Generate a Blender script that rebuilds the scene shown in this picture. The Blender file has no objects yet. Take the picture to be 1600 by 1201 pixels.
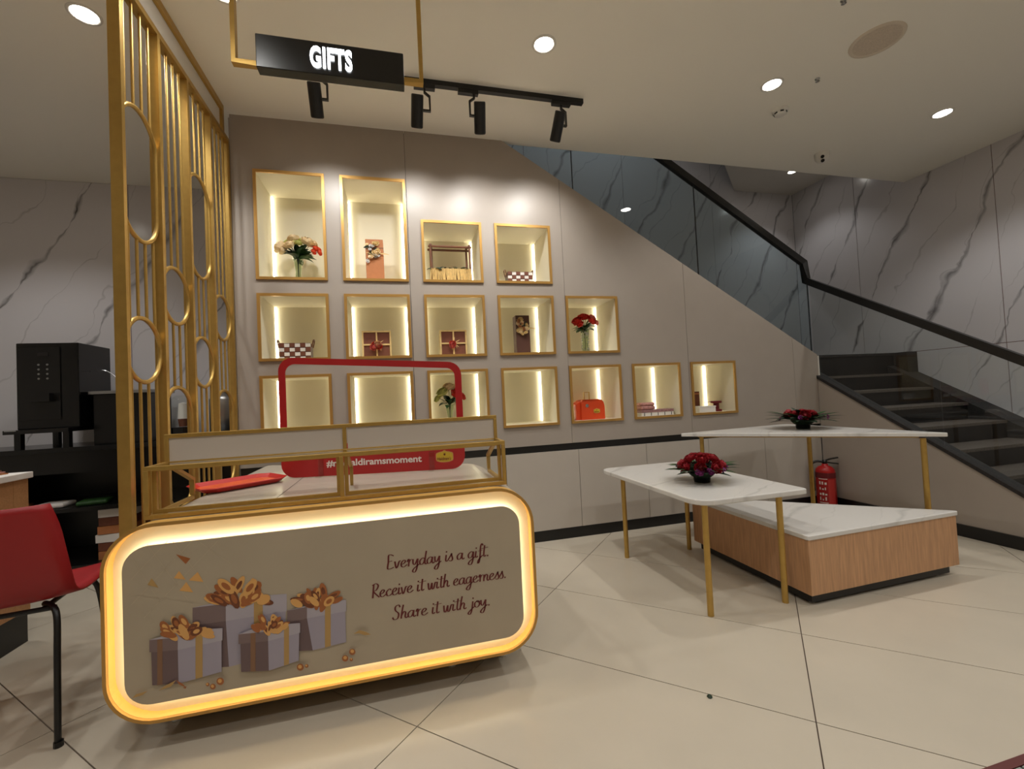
import bpy, math, random
from mathutils import Vector, Matrix
random.seed(7)
C = bpy.context.scene.collection
SC = bpy.context.scene

# ------------------------------------------------------------------ camera
CAMZ, FPX = 1.22, 690.137
YAW, PITCH, ROLL = 0.2487, 0.0276, -0.0491
_cy, _sy, _cp, _sp = math.cos(YAW), math.sin(YAW), math.cos(PITCH), math.sin(PITCH)
FW = Vector((_sy*_cp, _cy*_cp, _sp)); _r = Vector((_cy, -_sy, 0)); _u = _r.cross(FW)
RT = math.cos(ROLL)*_r + math.sin(ROLL)*_u
UP = -math.sin(ROLL)*_r + math.cos(ROLL)*_u
cd = bpy.data.cameras.new('camera'); cam = bpy.data.objects.new('camera', cd); C.objects.link(cam)
cd.sensor_fit = 'HORIZONTAL'; cd.sensor_width = 36; cd.lens = FPX/1600*36; cd.clip_start = 0.02
m = Matrix.Identity(4)
for i in range(3):
    m[i][0] = RT[i]; m[i][1] = UP[i]; m[i][2] = -FW[i]
m[2][3] = CAMZ
cam.matrix_world = m
SC.camera = cam
def ray(px, py): return FW + RT*((px-800)/FPX) + UP*((600.5-py)/FPX)
def on_y(px, py, y):
    d = ray(px, py); d = d*(y/d.y); return Vector((d.x, y, d.z+CAMZ))

# ------------------------------------------------------------------ world, exposure
w = bpy.data.worlds.new('world'); SC.world = w; w.use_nodes = True
w.node_tree.nodes['Background'].inputs[0].default_value = (0.02, 0.019, 0.018, 1)
SC.view_settings.view_transform = 'Standard'; SC.view_settings.look = 'None'
SC.view_settings.exposure = 0.0; SC.view_settings.gamma = 1.0
SC.view_settings.use_curve_mapping = False
DOWN_W, TRACK_W, LED_NICHE, LED_COUNTER = 54, 22, 10.0, 7.0
WARM = (1.0, 0.995, 0.975)

# ------------------------------------------------------------------ materials
def lin(c):
    return tuple(((v/255)/12.92 if v/255 <= .04045 else ((v/255+.055)/1.055)**2.4) for v in c)
def nmat(name):
    m = bpy.data.materials.new(name); m.use_nodes = True
    return m, m.node_tree, m.node_tree.nodes['Principled BSDF']
def mat(name, rgb, rough=.5, metal=0, noise=0, scale=20, bump=0, spec=None, coat=0, stretch=None):
    m, nt, b = nmat(name); col = lin(rgb)
    b.inputs['Base Color'].default_value = (*col, 1)
    b.inputs['Roughness'].default_value = rough; b.inputs['Metallic'].default_value = metal
    if spec is not None: b.inputs['Specular IOR Level'].default_value = spec
    if coat: b.inputs['Coat Weight'].default_value = coat; b.inputs['Coat Roughness'].default_value = .08
    if noise or bump:
        tc = nt.nodes.new('ShaderNodeTexCoord'); src = tc.outputs['Object']
        if stretch:
            mp = nt.nodes.new('ShaderNodeMapping'); mp.inputs['Scale'].default_value = stretch
            nt.links.new(src, mp.inputs[0]); src = mp.outputs[0]
        n = nt.nodes.new('ShaderNodeTexNoise'); n.inputs['Scale'].default_value = scale
        n.inputs['Detail'].default_value = 5
        nt.links.new(src, n.inputs['Vector'])
        if noise:
            r = nt.nodes.new('ShaderNodeValToRGB')
            r.color_ramp.elements[0].position = .3; r.color_ramp.elements[1].position = .7
            r.color_ramp.elements[0].color = (*[v*(1-noise) for v in col], 1)
            r.color_ramp.elements[1].color = (*[min(1, v*(1+noise)) for v in col], 1)
            nt.links.new(n.outputs['Fac'], r.inputs[0]); nt.links.new(r.outputs[0], b.inputs['Base Color'])
        if bump:
            bp = nt.nodes.new('ShaderNodeBump'); bp.inputs['Strength'].default_value = bump
            bp.inputs['Distance'].default_value = .003
            nt.links.new(n.outputs['Fac'], bp.inputs['Height']); nt.links.new(bp.outputs[0], b.inputs['Normal'])
    return m
def emis(name, rgb, strength):
    m, nt, b = nmat(name)
    b.inputs['Base Color'].default_value = (*rgb, 1)
    b.inputs['Emission Color'].default_value = (*rgb, 1); b.inputs['Emission Strength'].default_value = strength
    return m
def glass(name, tint, rough=.01, ior=1.5, gloss=(1, 1, 1)):
    m = bpy.data.materials.new(name); m.use_nodes = True; nt = m.node_tree; nt.nodes.clear()
    o = nt.nodes.new('ShaderNodeOutputMaterial'); mx = nt.nodes.new('ShaderNodeMixShader')
    t = nt.nodes.new('ShaderNodeBsdfTransparent'); t.inputs[0].default_value = (*tint, 1)
    g = nt.nodes.new('ShaderNodeBsdfGlossy'); g.inputs['Roughness'].default_value = rough
    g.inputs[0].default_value = (*gloss, 1)
    f = nt.nodes.new('ShaderNodeFresnel'); f.inputs[0].default_value = ior
    ge = nt.nodes.new('ShaderNodeNewGeometry'); iv = nt.nodes.new('ShaderNodeMath'); iv.operation = 'SUBTRACT'
    iv.inputs[0].default_value = 1.0; nt.links.new(ge.outputs['Backfacing'], iv.inputs[1])
    mu = nt.nodes.new('ShaderNodeMath'); mu.operation = 'MULTIPLY'
    nt.links.new(f.outputs[0], mu.inputs[0]); nt.links.new(iv.outputs[0], mu.inputs[1])   # coat reflects on the entry face only
    nt.links.new(mu.outputs[0], mx.inputs[0]); nt.links.new(t.outputs[0], mx.inputs[1])
    nt.links.new(g.outputs[0], mx.inputs[2]); nt.links.new(mx.outputs[0], o.inputs[0])
    return m
def marble(name, axis, base=(206, 202, 204), rough=.2, off=0.0, period=.62, lean=62, strength=1.0):
    """pale slab with sparse slanting grey veins; axis: 'x' runs along +X, 'y' along -Y, 'h' horizontal slab"""
    m, nt, b = nmat(name); N = nt.nodes.new; L = nt.links.new
    b.inputs['Roughness'].default_value = rough
    tc = N('ShaderNodeTexCoord'); sx = N('ShaderNodeSeparateXYZ'); L(tc.outputs['Object'], sx.inputs[0])
    def M(op, a, b_=None, c=None):
        n = N('ShaderNodeMath'); n.operation = op
        for i, v in enumerate((a, b_, c)):
            if v is None: continue
            if isinstance(v, (int, float)): n.inputs[i].default_value = v
            else: L(v, n.inputs[i])
        return n.outputs[0]
    u = {'x': sx.outputs[0], 'y': M('MULTIPLY', sx.outputs[1], -1.0), 'h': sx.outputs[0]}[axis]
    v = sx.outputs[1] if axis == 'h' else sx.outputs[2]
    def noise(scale, detail=4):
        n = N('ShaderNodeTexNoise'); n.inputs['Scale'].default_value = scale; n.inputs['Detail'].default_value = detail
        L(tc.outputs['Object'], n.inputs['Vector']); return n.outputs['Fac']
    th = math.radians(lean)
    s = M('SUBTRACT', M('MULTIPLY', u, math.sin(th)), M('MULTIPLY', v, math.cos(th)))
    n1, n2, n3 = noise(1.1), noise(7.0, 6), noise(2.3, 3)
    def vein(period, width, o, amp):
        ss = M('ADD', s, M('ADD', M('MULTIPLY', n1, amp), M('MULTIPLY', n2, .05)))
        fr = M('FRACT', M('ADD', M('DIVIDE', ss, period), o))
        d = M('MULTIPLY', M('ABSOLUTE', M('SUBTRACT', fr, .5)), period)
        wd = M('MULTIPLY', M('MAXIMUM', M('SUBTRACT', n3, .36), .02), width)
        q = M('SUBTRACT', 1.0, M('DIVIDE', d, wd))
        return M('MAXIMUM', q, 0.0)
    a = vein(period, .17, off, .5)
    c = vein(period*.47, .05, off+.31, .8)
    fac = M('MINIMUM', M('ADD', M('MULTIPLY', a, .8*strength), M('MULTIPLY', c, .35*strength)), 1.0)
    mk = M('MULTIPLY', M('MULTIPLY', fac, M('ADD', M('MULTIPLY', n2, 1.1), .1)), 1.15)
    mix = N('ShaderNodeMix'); mix.data_type = 'RGBA'
    mix.inputs['A'].default_value = (*lin(base), 1); mix.inputs['B'].default_value = (*lin((74, 70, 70)), 1)
    L(mk, mix.inputs['Factor']); L(mix.outputs['Result'], b.inputs['Base Color'])
    return m

M_ = {}
M_['ceil'] = mat('ceiling_paint', (243, 239, 228), .9)
M_['ceil_left'] = M_['ceil']
M_['lam'] = mat('wall_laminate', (166, 155, 144), .42, noise=.02, scale=6)
M_['lam2'] = mat('cabinet_laminate', (186, 177, 166), .4, noise=.02, scale=6)
M_['paint'] = mat('white_paint', (215, 209, 200), .7)
M_['gap'] = mat('dark_joint', (60, 52, 46), .8)
M_['grout'] = mat('brown_grout', (88, 72, 62), .9)
M_['black'] = mat('black_laminate', (14, 13, 13), .3)
M_['blackm'] = mat('black_metal', (17, 16, 16), .38)
M_['gold'] = mat('brushed_gold', (192, 156, 84), .36, .65, noise=.05, scale=30)
M_['goldpaint'] = mat('gold_paint_frame', (190, 146, 78), .38, .55)
M_['niche'] = mat('niche_cream', (226, 218, 196), .65)
M_['led'] = emis('niche_led', (1.0, .94, .72), LED_NICHE)
M_['ledc'] = emis('counter_led', (1.0, .89, .64), LED_COUNTER)
M_['channel'] = mat('channel_white', (236, 226, 200), .6)
M_['channel_side'] = mat('channel_yellow', (230, 178, 92), .45)
M_['disc'] = emis('downlight_diffuser', (1.0, .95, .86), 30)
M_['sign_let'] = emis('sign_letters', (.93, .97, 1.0), 6)
M_['white'] = mat('white_plastic', (228, 224, 216), .45)
M_['whitelet'] = mat('white_vinyl', (238, 228, 222), .5)
M_['stone'] = marble('quartz_top', 'h', (216, 212, 206), .22, .2, .5, 25, .35)
M_['oak'] = mat('oak_veneer', (192, 146, 106), .5, noise=.16, scale=9, stretch=(9, 9, .7))
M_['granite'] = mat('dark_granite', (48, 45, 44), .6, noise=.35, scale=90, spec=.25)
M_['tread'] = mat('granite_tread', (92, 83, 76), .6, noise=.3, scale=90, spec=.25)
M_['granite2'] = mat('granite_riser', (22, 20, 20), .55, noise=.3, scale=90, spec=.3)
M_['tile'] = mat('beige_floor_tile', (192, 181, 163), .27, noise=.045, scale=2.2)
M_['stairglass'] = glass('stair_glass', (.78, .86, .89), .004, 1.6)
M_['stairglass2'] = glass('stair_glass_clear', (.90, .93, .93), .004, 1.5)
M_['clear'] = glass('clear_glass', (.97, .98, .97), .005, 1.35)
M_['acryl'] = glass('clear_acrylic', (.93, .92, .90), .02, 1.5)
M_['vase'] = glass('vase_glass', (.86, .91, .84), .03, 1.6)
M_['mar_x'] = marble('marble_far', 'x', off=.15)
M_['mar_y'] = marble('marble_right', 'y', off=.42)
M_['mar_l'] = marble('marble_left', 'x', off=.55, period=.75, lean=57)
M_['redpl'] = mat('red_plastic', (150, 20, 24), .42)
M_['redboard'] = mat('red_board', (176, 24, 26), .5)
M_['traypl'] = mat('orange_red_plastic', (230, 96, 54), .4)
M_['trayrim'] = mat('red_plastic_rim', (196, 36, 28), .4)
M_['extred'] = mat('red_enamel', (176, 22, 22), .28)
M_['green'] = mat('leaf_green', (38, 74, 30), .55, noise=.25, scale=40)
M_['dkgreen'] = mat('dark_leaf', (22, 44, 22), .5, noise=.25, scale=40)
M_['rose'] = mat('rose_red', (150, 12, 26), .6, noise=.2, scale=60)
M_['purple'] = mat('purple_petal', (150, 60, 130), .6)
M_['cream'] = mat('cream_petal', (240, 214, 168), .6, noise=.06, scale=60)
M_['coral'] = mat('coral_petal', (236, 88, 48), .6, noise=.1, scale=60)
M_['pink'] = mat('pink_petal', (236, 120, 110), .6)
M_['redfl'] = mat('scarlet_petal', (206, 40, 24), .6)
M_['yellowgr'] = mat('yellow_green_petal', (206, 206, 120), .6)
M_['bowl'] = mat('dark_bowl', (18, 24, 22), .35)
M_['kraft'] = mat('kraft_board', (178, 112, 66), .65, noise=.05, scale=30)
M_['brownbox'] = mat('brown_board', (112, 62, 42), .6, noise=.08, scale=30)
M_['dkbrown'] = mat('dark_brown_board', (82, 48, 36), .6)
M_['straw'] = mat('natural_raffia', (216, 186, 126), .8, noise=.1, scale=50)
M_['rod'] = mat('dark_bamboo', (110, 66, 42), .45)
M_['silver'] = mat('brushed_steel', (170, 170, 170), .3, .9)
M_['copper'] = mat('copper_foil', (176, 112, 62), .35, .6)
M_['paper'] = mat('white_card', (226, 220, 214), .6)
M_['maroon'] = mat('maroon_card', (110, 20, 26), .5)
M_['wood_l'] = mat('light_wood_board', (176, 128, 84), .55, noise=.12, scale=12, stretch=(2, 9, 9))
M_['dkappl'] = mat('black_appliance', (10, 10, 11), .22)
M_['orange'] = mat('orange_gloss_card', (220, 76, 36), .25)

# ------------------------------------------------------------------ mesh builder
class MB:
    def __init__(s): s.v = []; s.f = []; s.mi = []; s.cur = 0
    def add(s, verts, faces):
        o = len(s.v); s.v += [tuple(v) for v in verts]
        for f in faces: s.f.append([i+o for i in f]); s.mi.append(s.cur)
    def box(s, x0, x1, y0, y1, z0, z1):
        s.add([(x0,y0,z0),(x1,y0,z0),(x1,y1,z0),(x0,y1,z0),(x0,y0,z1),(x1,y0,z1),(x1,y1,z1),(x0,y1,z1)],
              [(0,3,2,1),(4,5,6,7),(0,1,5,4),(1,2,6,5),(2,3,7,6),(3,0,4,7)])
        return s
    def cbox(s, c, d, R=None):
        R = R or Matrix.Identity(3); c = Vector(c)
        vs = []
        for z in (-1, 1):
            for x, y in ((-1,-1),(1,-1),(1,1),(-1,1)):
                vs.append(c + R @ Vector((x*d[0]/2, y*d[1]/2, z*d[2]/2)))
        s.add(vs, [(0,3,2,1),(4,5,6,7),(0,1,5,4),(1,2,6,5),(2,3,7,6),(3,0,4,7)]); return s
    def prism(s, pts, vec):
        """pts: 3D polygon, extruded along vec"""
        n = len(pts); vec = Vector(vec); a = [Vector(p) for p in pts]; b = [p+vec for p in a]
        nrm = Vector()
        for i in range(n): nrm += a[i].cross(a[(i+1) % n])
        if nrm.dot(vec) > 0: a.reverse(); b.reverse()
        s.add(a+b, [list(range(n)), list(range(2*n-1, n-1, -1))] +
              [(i, i+n, (i+1) % n+n, (i+1) % n) for i in range(n)]); return s
    def poly(s, pts): s.add(pts, [list(range(len(pts)))]); return s
    def ring(s, out, inn, vec):
        """hollow outline: out, inn equal-length 3D loops, extruded along vec"""
        n = len(out); vec = Vector(vec)
        o = [Vector(p) for p in out]; i_ = [Vector(p) for p in inn]
        V = o + i_ + [p+vec for p in o] + [p+vec for p in i_]; F = []
        for k in range(n):
            j = (k+1) % n
            F += [(k, j, n+j, n+k), (2*n+k, 3*n+k, 3*n+j, 2*n+j), (k, 2*n+k, 2*n+j, j), (n+k, n+j, 3*n+j, 3*n+k)]
        s.add(V, F); return s
    def tube(s, pts, r, seg=8, closed=False, cap=True, flat=None):
        P = [Vector(p) for p in pts]; n = len(P); rings = []; prev = None
        rr = r if isinstance(r, (list, tuple)) else [r]*n
        for i in range(n):
            if closed: t = P[(i+1) % n]-P[i-1]
            else: t = P[min(i+1, n-1)]-P[max(i-1, 0)]
            t.normalize()
            if prev is None:
                a = Vector((0,0,1)) if abs(t.z) < .9 else Vector((1,0,0))
                x = t.cross(a).normalized()
            else: x = (prev - t*prev.dot(t)).normalized()
            prev = x; y = t.cross(x)
            rings.append([P[i] + x*rr[i]*math.cos(2*math.pi*k/seg) + y*rr[i]*math.sin(2*math.pi*k/seg) for k in range(seg)])
        V = [v for q in rings for v in q]; F = []
        for i in range(n if closed else n-1):
            a = i*seg; b = ((i+1) % n)*seg
            for k in range(seg): F.append((a+k, a+(k+1) % seg, b+(k+1) % seg, b+k))
        if cap and not closed: F += [list(range(seg-1, -1, -1)), list(range((n-1)*seg, n*seg))]
        s.add(V, F); return s
    def sqtube(s, pts, wx, wy, up=(0,0,1)):
        """rectangular bar mitred along a polyline; wx across, wy along 'up'"""
        P = [Vector(p) for p in pts]; n = len(P); V = []; up = Vector(up)
        for i in range(n):
            a = (P[i]-P[i-1]).normalized() if i > 0 else (P[1]-P[0]).normalized()
            b = (P[i+1]-P[i]).normalized() if i < n-1 else a
            t = (a+b).normalized(); k = 1/max(.3, t.dot(a))
            side = t.cross(up)
            if side.length < 1e-4: side = Vector((1,0,0))
            side.normalize(); u2 = side.cross(t).normalized()
            for sx, sz in ((-1,-1),(1,-1),(1,1),(-1,1)):
                V.append(P[i] + side*sx*wx/2 + u2*sz*wy/2*k)
        F = [(0,1,2,3), tuple(range(4*n-1, 4*n-5, -1))]
        for i in range(n-1):
            for k in range(4): F.append((4*i+k, 4*i+4+k, 4*i+4+(k+1) % 4, 4*i+(k+1) % 4))
        s.add(V, F); return s
    def lathe(s, prof, c=(0,0,0), seg=20, axis='z'):
        V = []; F = []; n = len(prof); c = Vector(c)
        for i in range(seg):
            a = 2*math.pi*i/seg
            for r, z in prof:
                p = Vector((r*math.cos(a), r*math.sin(a), z))
                if axis == 'y': p = Vector((p.x, -p.z, p.y))
                if axis == 'x': p = Vector((p.z, p.x, p.y))
                V.append(c+p)
        for i in range(seg):
            j = (i+1) % seg
            for k in range(n-1): F.append((i*n+k, j*n+k, j*n+k+1, i*n+k+1))
        s.add(V, F); return s
    def build(s, name, mats, parent=None, smooth=False, bevel=0, kind=None, auto=True):
        me = bpy.data.meshes.new(name); off = wloc(parent) if parent else Vector()
        me.from_pydata([tuple(Vector(v)-off) for v in s.v], [], s.f)
        if not isinstance(mats, (list, tuple)): mats = [mats]
        for x in mats: me.materials.append(M_[x] if isinstance(x, str) else x)
        for p, k in zip(me.polygons, s.mi): p.material_index = min(k, len(mats)-1)
        if smooth: me.polygons.foreach_set('use_smooth', [True]*len(me.polygons))
        me.update()
        o = bpy.data.objects.new(name, me); C.objects.link(o)
        if parent: o.parent = parent
        if bevel:
            b = o.modifiers.new('bevel', 'BEVEL'); b.width = bevel; b.segments = 2; b.limit_method = 'ANGLE'
        if kind: o['kind'] = kind
        return o
def wloc(o):
    v = Vector()
    while o: v += o.location; o = o.parent
    return v
def tag(o, label, cat, group=None):
    o['label'] = label; o['category'] = cat
    if group: o['group'] = group
    return o
def thing(name, loc, label, cat, group=None, rz=0):
    o = bpy.data.objects.new(name, None); C.objects.link(o); o.location = loc; o.rotation_euler.z = rz
    o.empty_display_size = .1
    return tag(o, label, cat, group)
def struct(o): o['kind'] = 'structure'; return o
def bx(name, m, *d, parent=None, bevel=0):
    b = MB(); b.box(*d); return b.build(name, m, parent, bevel=bevel)
def share(src, name, parent, loc, rot=(0,0,0), scale=None):
    o = bpy.data.objects.new(name, src.data); C.objects.link(o); o.parent = parent
    o.location = loc; o.rotation_euler = rot
    if scale: o.scale = scale if isinstance(scale, tuple) else (scale,)*3
    return o
def clip(poly, a, b, c):
    """keep a*x+b*y <= c"""
    out = []
    for i in range(len(poly)):
        p, q = poly[i], poly[(i+1) % len(poly)]
        dp, dq = a*p[0]+b*p[1]-c, a*q[0]+b*q[1]-c
        if dp <= 1e-9: out.append(p)
        if (dp < -1e-9 and dq > 1e-9) or (dp > 1e-9 and dq < -1e-9):
            t = dp/(dp-dq); out.append((p[0]+(q[0]-p[0])*t, p[1]+(q[1]-p[1])*t))
    return out
def rrect(x0, x1, z0, z1, r, y, n=8):
    P = []
    for cx, cz, a0 in ((x1-r, z1-r, 0), (x0+r, z1-r, 90), (x0+r, z0+r, 180), (x1-r, z0+r, 270)):
        for k in range(n+1):
            a = math.radians(a0+90*k/n); P.append((cx+r*math.cos(a), y, cz+r*math.sin(a)))
    return P
def catmull(P, n=6):
    P = [Vector(p) for p in P]; out = []
    if len(P) < 3: return P
    for i in range(len(P)-1):
        a = P[i-1] if i else P[0]*2-P[1]; b, c = P[i], P[i+1]
        d = P[i+2] if i+2 < len(P) else P[-1]*2-P[-2]
        for k in range(n):
            t = k/n
            out.append(.5*((2*b)+(c-a)*t+(2*a-5*b+4*c-d)*t*t+(3*b-a-3*c+d)*t**3))
    out.append(P[-1]); return out
def text_mesh(name, body, size, m, parent, loc, rotx=math.pi/2, rotz=0, extrude=.002, offset=.0, align='LEFT', xs=1.0, shear=0, sp=1.0):
    cu = bpy.data.curves.new(name, 'FONT'); cu.body = body; cu.size = size; cu.extrude = extrude
    cu.offset = offset; cu.align_x = align; cu.resolution_u = 4; cu.shear = shear; cu.space_character = sp
    t = bpy.data.objects.new(name+'_tmp', cu); C.objects.link(t)
    dg = bpy.context.evaluated_depsgraph_get(); dg.update()
    me = bpy.data.meshes.new_from_object(t.evaluated_get(dg)); me.name = name
    bpy.data.objects.remove(t); bpy.data.curves.remove(cu)
    me.materials.clear(); me.materials.append(M_[m])
    o = bpy.data.objects.new(name, me); C.objects.link(o)
    o.parent = parent; o.location = Vector(loc)-wloc(parent); o.rotation_euler = (rotx, 0, rotz); o.scale = (xs, 1, 1)
    return o

CEIL = 3.385; YB = 3.56
# ================================================================== SETTING
# ---- floor: base + diagonal tiles
XL, XR, YN, YF = -5.0, 5.52, -3.6, 5.02
floor = struct(bx('floor', 'grout', XL, XR, YN, YF, -.08, -.006))
th = math.radians(46.5); e1 = (math.cos(th), math.sin(th)); e2 = (-math.sin(th), math.cos(th))
A0, DA, B0, DB = -.108, 1.302, .63, .6435; g = .0022
tile_cache = None
for i in range(-8, 9):
    for j in range(-12, 12):
        a0, a1 = A0+i*DA+g, A0+(i+1)*DA-g; b0, b1 = B0+j*DB+g, B0+(j+1)*DB-g
        q = [(e1[0]*b+e2[0]*a, e1[1]*b+e2[1]*a) for b, a in ((b0,a0),(b1,a0),(b1,a1),(b0,a1))]
        P = q
        for A in ((-1,0,-XL),(1,0,XR),(0,-1,1.2),(0,1,YF)): P = clip(P, *A) if len(P) > 2 else P
        if len(P) < 3: continue
        cx = sum(p[0] for p in P)/len(P); cy = sum(p[1] for p in P)/len(P)
        if cx < -4.2: continue
        if len(P) == 4 and P == q:
            if tile_cache is None:
                b = MB(); b.prism([(x-q[0][0], y-q[0][1], -.006) for x, y in q], (0,0,.006))
                tile_cache = b.build('floor_tile', 'tile', floor)
                tile_cache.location = (q[0][0], q[0][1], 0)
            else: share(tile_cache, 'floor_tile', floor, (q[0][0], q[0][1], 0))
        else:
            b = MB(); b.prism([(x, y, -.006) for x, y in P], (0,0,.006)); b.build('floor_tile', 'tile', floor)
b = MB(); b.box(XL, XR, YN, -1.2, -.006, 0); b.box(XL, -4.2, -1.2, YF, -.006, -.001)
b.build('far_paving', 'tile', floor)

# ---- ceiling with the stairwell opening
b = MB()
b.box(XL, XR, YN, 3.605, CEIL, CEIL+.2); b.box(XL, .9, 3.605, YF, CEIL, CEIL+.2)
ceiling = struct(b.build('ceiling', 'ceil'))
# stairwell soffit (its inner edge runs diagonally) and upper-floor lid
b = MB(); b.prism([(3.0,3.62,3.89),(5.52,3.62,3.89),(5.52,5.02,3.89),(4.55,5.02,3.89)], (0,0,.12))
struct(b.build('ceiling_stairwell', 'paint'))
struct(bx('ceiling_upper', 'paint', .9, XR, 3.62, YF, 5.6, 5.7))

# ---- back wall: laminate panels around the niches, cut along the stair diagonal
P0, PW, FWD = -.985, .6, .489
ROWS = {1: (2.168, 2.986), 4: (2.168, 2.670), 2: (1.565, 2.066), 3: (.965, 1.4595)}
NICHES = [(1,1),(1,2),(4,3),(4,4),(2,1),(2,2),(2,3),(2,4),(2,5),(3,1),(3,2),(3,3),(3,4),(3,5),(3,6),(3,7)]
HOLES = [(P0+(c-1)*PW+.012, P0+(c-1)*PW+FWD-.012, ROWS[r][0]+.012, ROWS[r][1]-.012) for r, c in NICHES]
SL = (3.385-1.48)/(.914-4.12)            # diagonal slope
wall_back = bpy.data.objects.new('wall_back', None); C.objects.link(wall_back); struct(wall_back)
def wall_panel(x0, x1, z0, z1, name='wall_panel', m='lam', y0=YB, t=.022):
    xs = sorted({x0, x1, *[h for H in HOLES for h in H[:2] if x0 < h < x1]})
    zs = sorted({z0, z1, *[h for H in HOLES for h in H[2:] if z0 < h < z1]})
    b = MB()
    for xa, xb in zip(xs, xs[1:]):
        for za, zb in zip(zs, zs[1:]):
            mx, mz = (xa+xb)/2, (za+zb)/2
            if any(H[0] < mx < H[1] and H[2] < mz < H[3] for H in HOLES): continue
            q = clip([(xa,za),(xb,za),(xb,zb),(xa,zb)], -SL, 1, 1.48-SL*4.12)
            if len(q) > 2: b.prism([(x, y0, z) for x, z in q], (0, t, 0))
    return b.build(name, m, wall_back)
SEAM = [-1.13, .112, 1.413, 2.60, 3.80, 4.10]
for xa, xb in zip(SEAM, SEAM[1:]):
    wall_panel(xa+.0015, xb-.0015, .80, CEIL)
# backing behind the joints (thin strips) and the wall's own thickness along the stair
b = MB()
for s_ in SEAM[1:-1]:
    zt = min(CEIL, 1.48+SL*(s_-4.12))
    b.box(s_-.006, s_+.006, YB+.016, YB+.02, .8, zt-.01)
b.build('panel_joint', 'gap', wall_back)
b = MB(); b.prism([(.914,YB+.022,3.385),(4.10,YB+.022,1.492),(4.10,YB+.022,1.40),(.76,YB+.022,3.385)], (0,.075,0))
b.build('stair_coping', 'lam', wall_back)
bx('wall_end_strip', 'paint', 4.102, 4.118, YB, YB+.06, 1.25, 1.482, parent=wall_back)
b = MB(); b.box(-1.15, -1.02, YB+.045, 4.83, 0, CEIL); struct(b.build('wall_return', 'lam'))

# ---- base cabinets below the wall: strip, doors, plinth
struct(bx('trim_1', 'black', -1.13, 4.08, YB+.012, YB+.03, .742, .80))
cab = [-1.13, -.47, .175, .82, 1.465, 2.115, 2.763, 3.394, 4.076]
for k, (xa, xb) in enumerate(zip(cab, cab[1:])):
    t = thing('base_cabinet', ((xa+xb)/2, YB, .09),
              ['cream flat door cabinet at the gold divider under the wall niches', 'cream flat door cabinet second from the gold divider',
               'cream flat door cabinet hidden behind the lit counter', 'cream flat cabinet door beside the right end of the lit counter',
               'cream flat cabinet door just right of the lit counter, under the orange gift box niche',
               'cream flat cabinet door behind the low table bouquet', 'cream flat cabinet door behind the front marble table end',
               'cream flat cabinet door next to the fire extinguisher'][k], 'cabinet', 'cream base cabinets under the niche wall')
    bx('door', 'lam2', xa+.002, xb-.002, YB, YB+.02, .088, .74, parent=t)
    bx('carcass', 'gap', xa+.004, xb-.004, YB+.021, YB+.04, .088, .74, parent=t)
struct(bx('baseboard_back', 'black', -1.13, 4.08, YB-.004, YB+.02, 0, .086))

# ---- marble walls (slabs with thin joints)
def marble_wall(name, m, axis, fixed, u0, u1, useams, zs, flip=1):
    root = bpy.data.objects.new(name, None); C.objects.link(root); struct(root)
    us = [u0]+[u for u in useams if u0 < u < u1]+[u1]; gp = .0028; t = .02
    for ua, ub in zip(us, us[1:]):
        for za, zb in zip(zs, zs[1:]):
            b = MB()
            if axis == 'x': b.box(ua+gp, ub-gp, fixed, fixed+t, za+gp, zb-gp)
            else: b.box(fixed, fixed+t, ua+gp, ub-gp, za+gp, zb-gp)
            b.build('marble_panel', m, root)
    b = MB()
    if axis == 'x': b.box(u0, u1, fixed+.006, fixed+.1, zs[0], zs[-1])
    else: b.box(fixed+.006, fixed+.1, u0, u1, zs[0], zs[-1])
    b.build('joint_backing', M_['joint'], root)
    return root
M_['joint'] = mat('copper_joint', (120, 84, 70), .6)
marble_wall('wall_stair_back', 'mar_x', 'x', 5.02, .9, 5.52, [1.56, 2.86, 4.175], [0, 1.5, 5.6])
marble_wall('wall_right', 'mar_y', 'y', 5.52, YN, 5.02, [-2.34, -1.04, .26, 1.56, 2.86, 4.16], [0, 1.5, CEIL+.55])
marble_wall('wall_left_back', 'mar_l', 'x', 4.83, XL, -1.15, [-3.7, -2.4], [0, CEIL])
struct(bx('wall_left', 'paint', XL-.1, XL, YN, 4.93, 0, CEIL))
struct(bx('wall_front', 'paint', XL, XR, YN-.1, YN, 0, CEIL))
struct(bx('wall_shaft', 'paint', .78, .9, 3.62, YF, CEIL+.2, 5.6))

# ---- lower flight side wall (stringer wall)
b = MB(); b.prism([(4.08,3.556,0),(4.08,3.556,1.25),(4.08,1.54,.034),(4.08,1.50,0)], (.1,0,0))
wall_stair = struct(b.build('wall_stair', 'lam'))
struct(bx('baseboard_stair', 'black', 4.066, 4.08, 1.62, 3.556, 0, .09))

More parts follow.
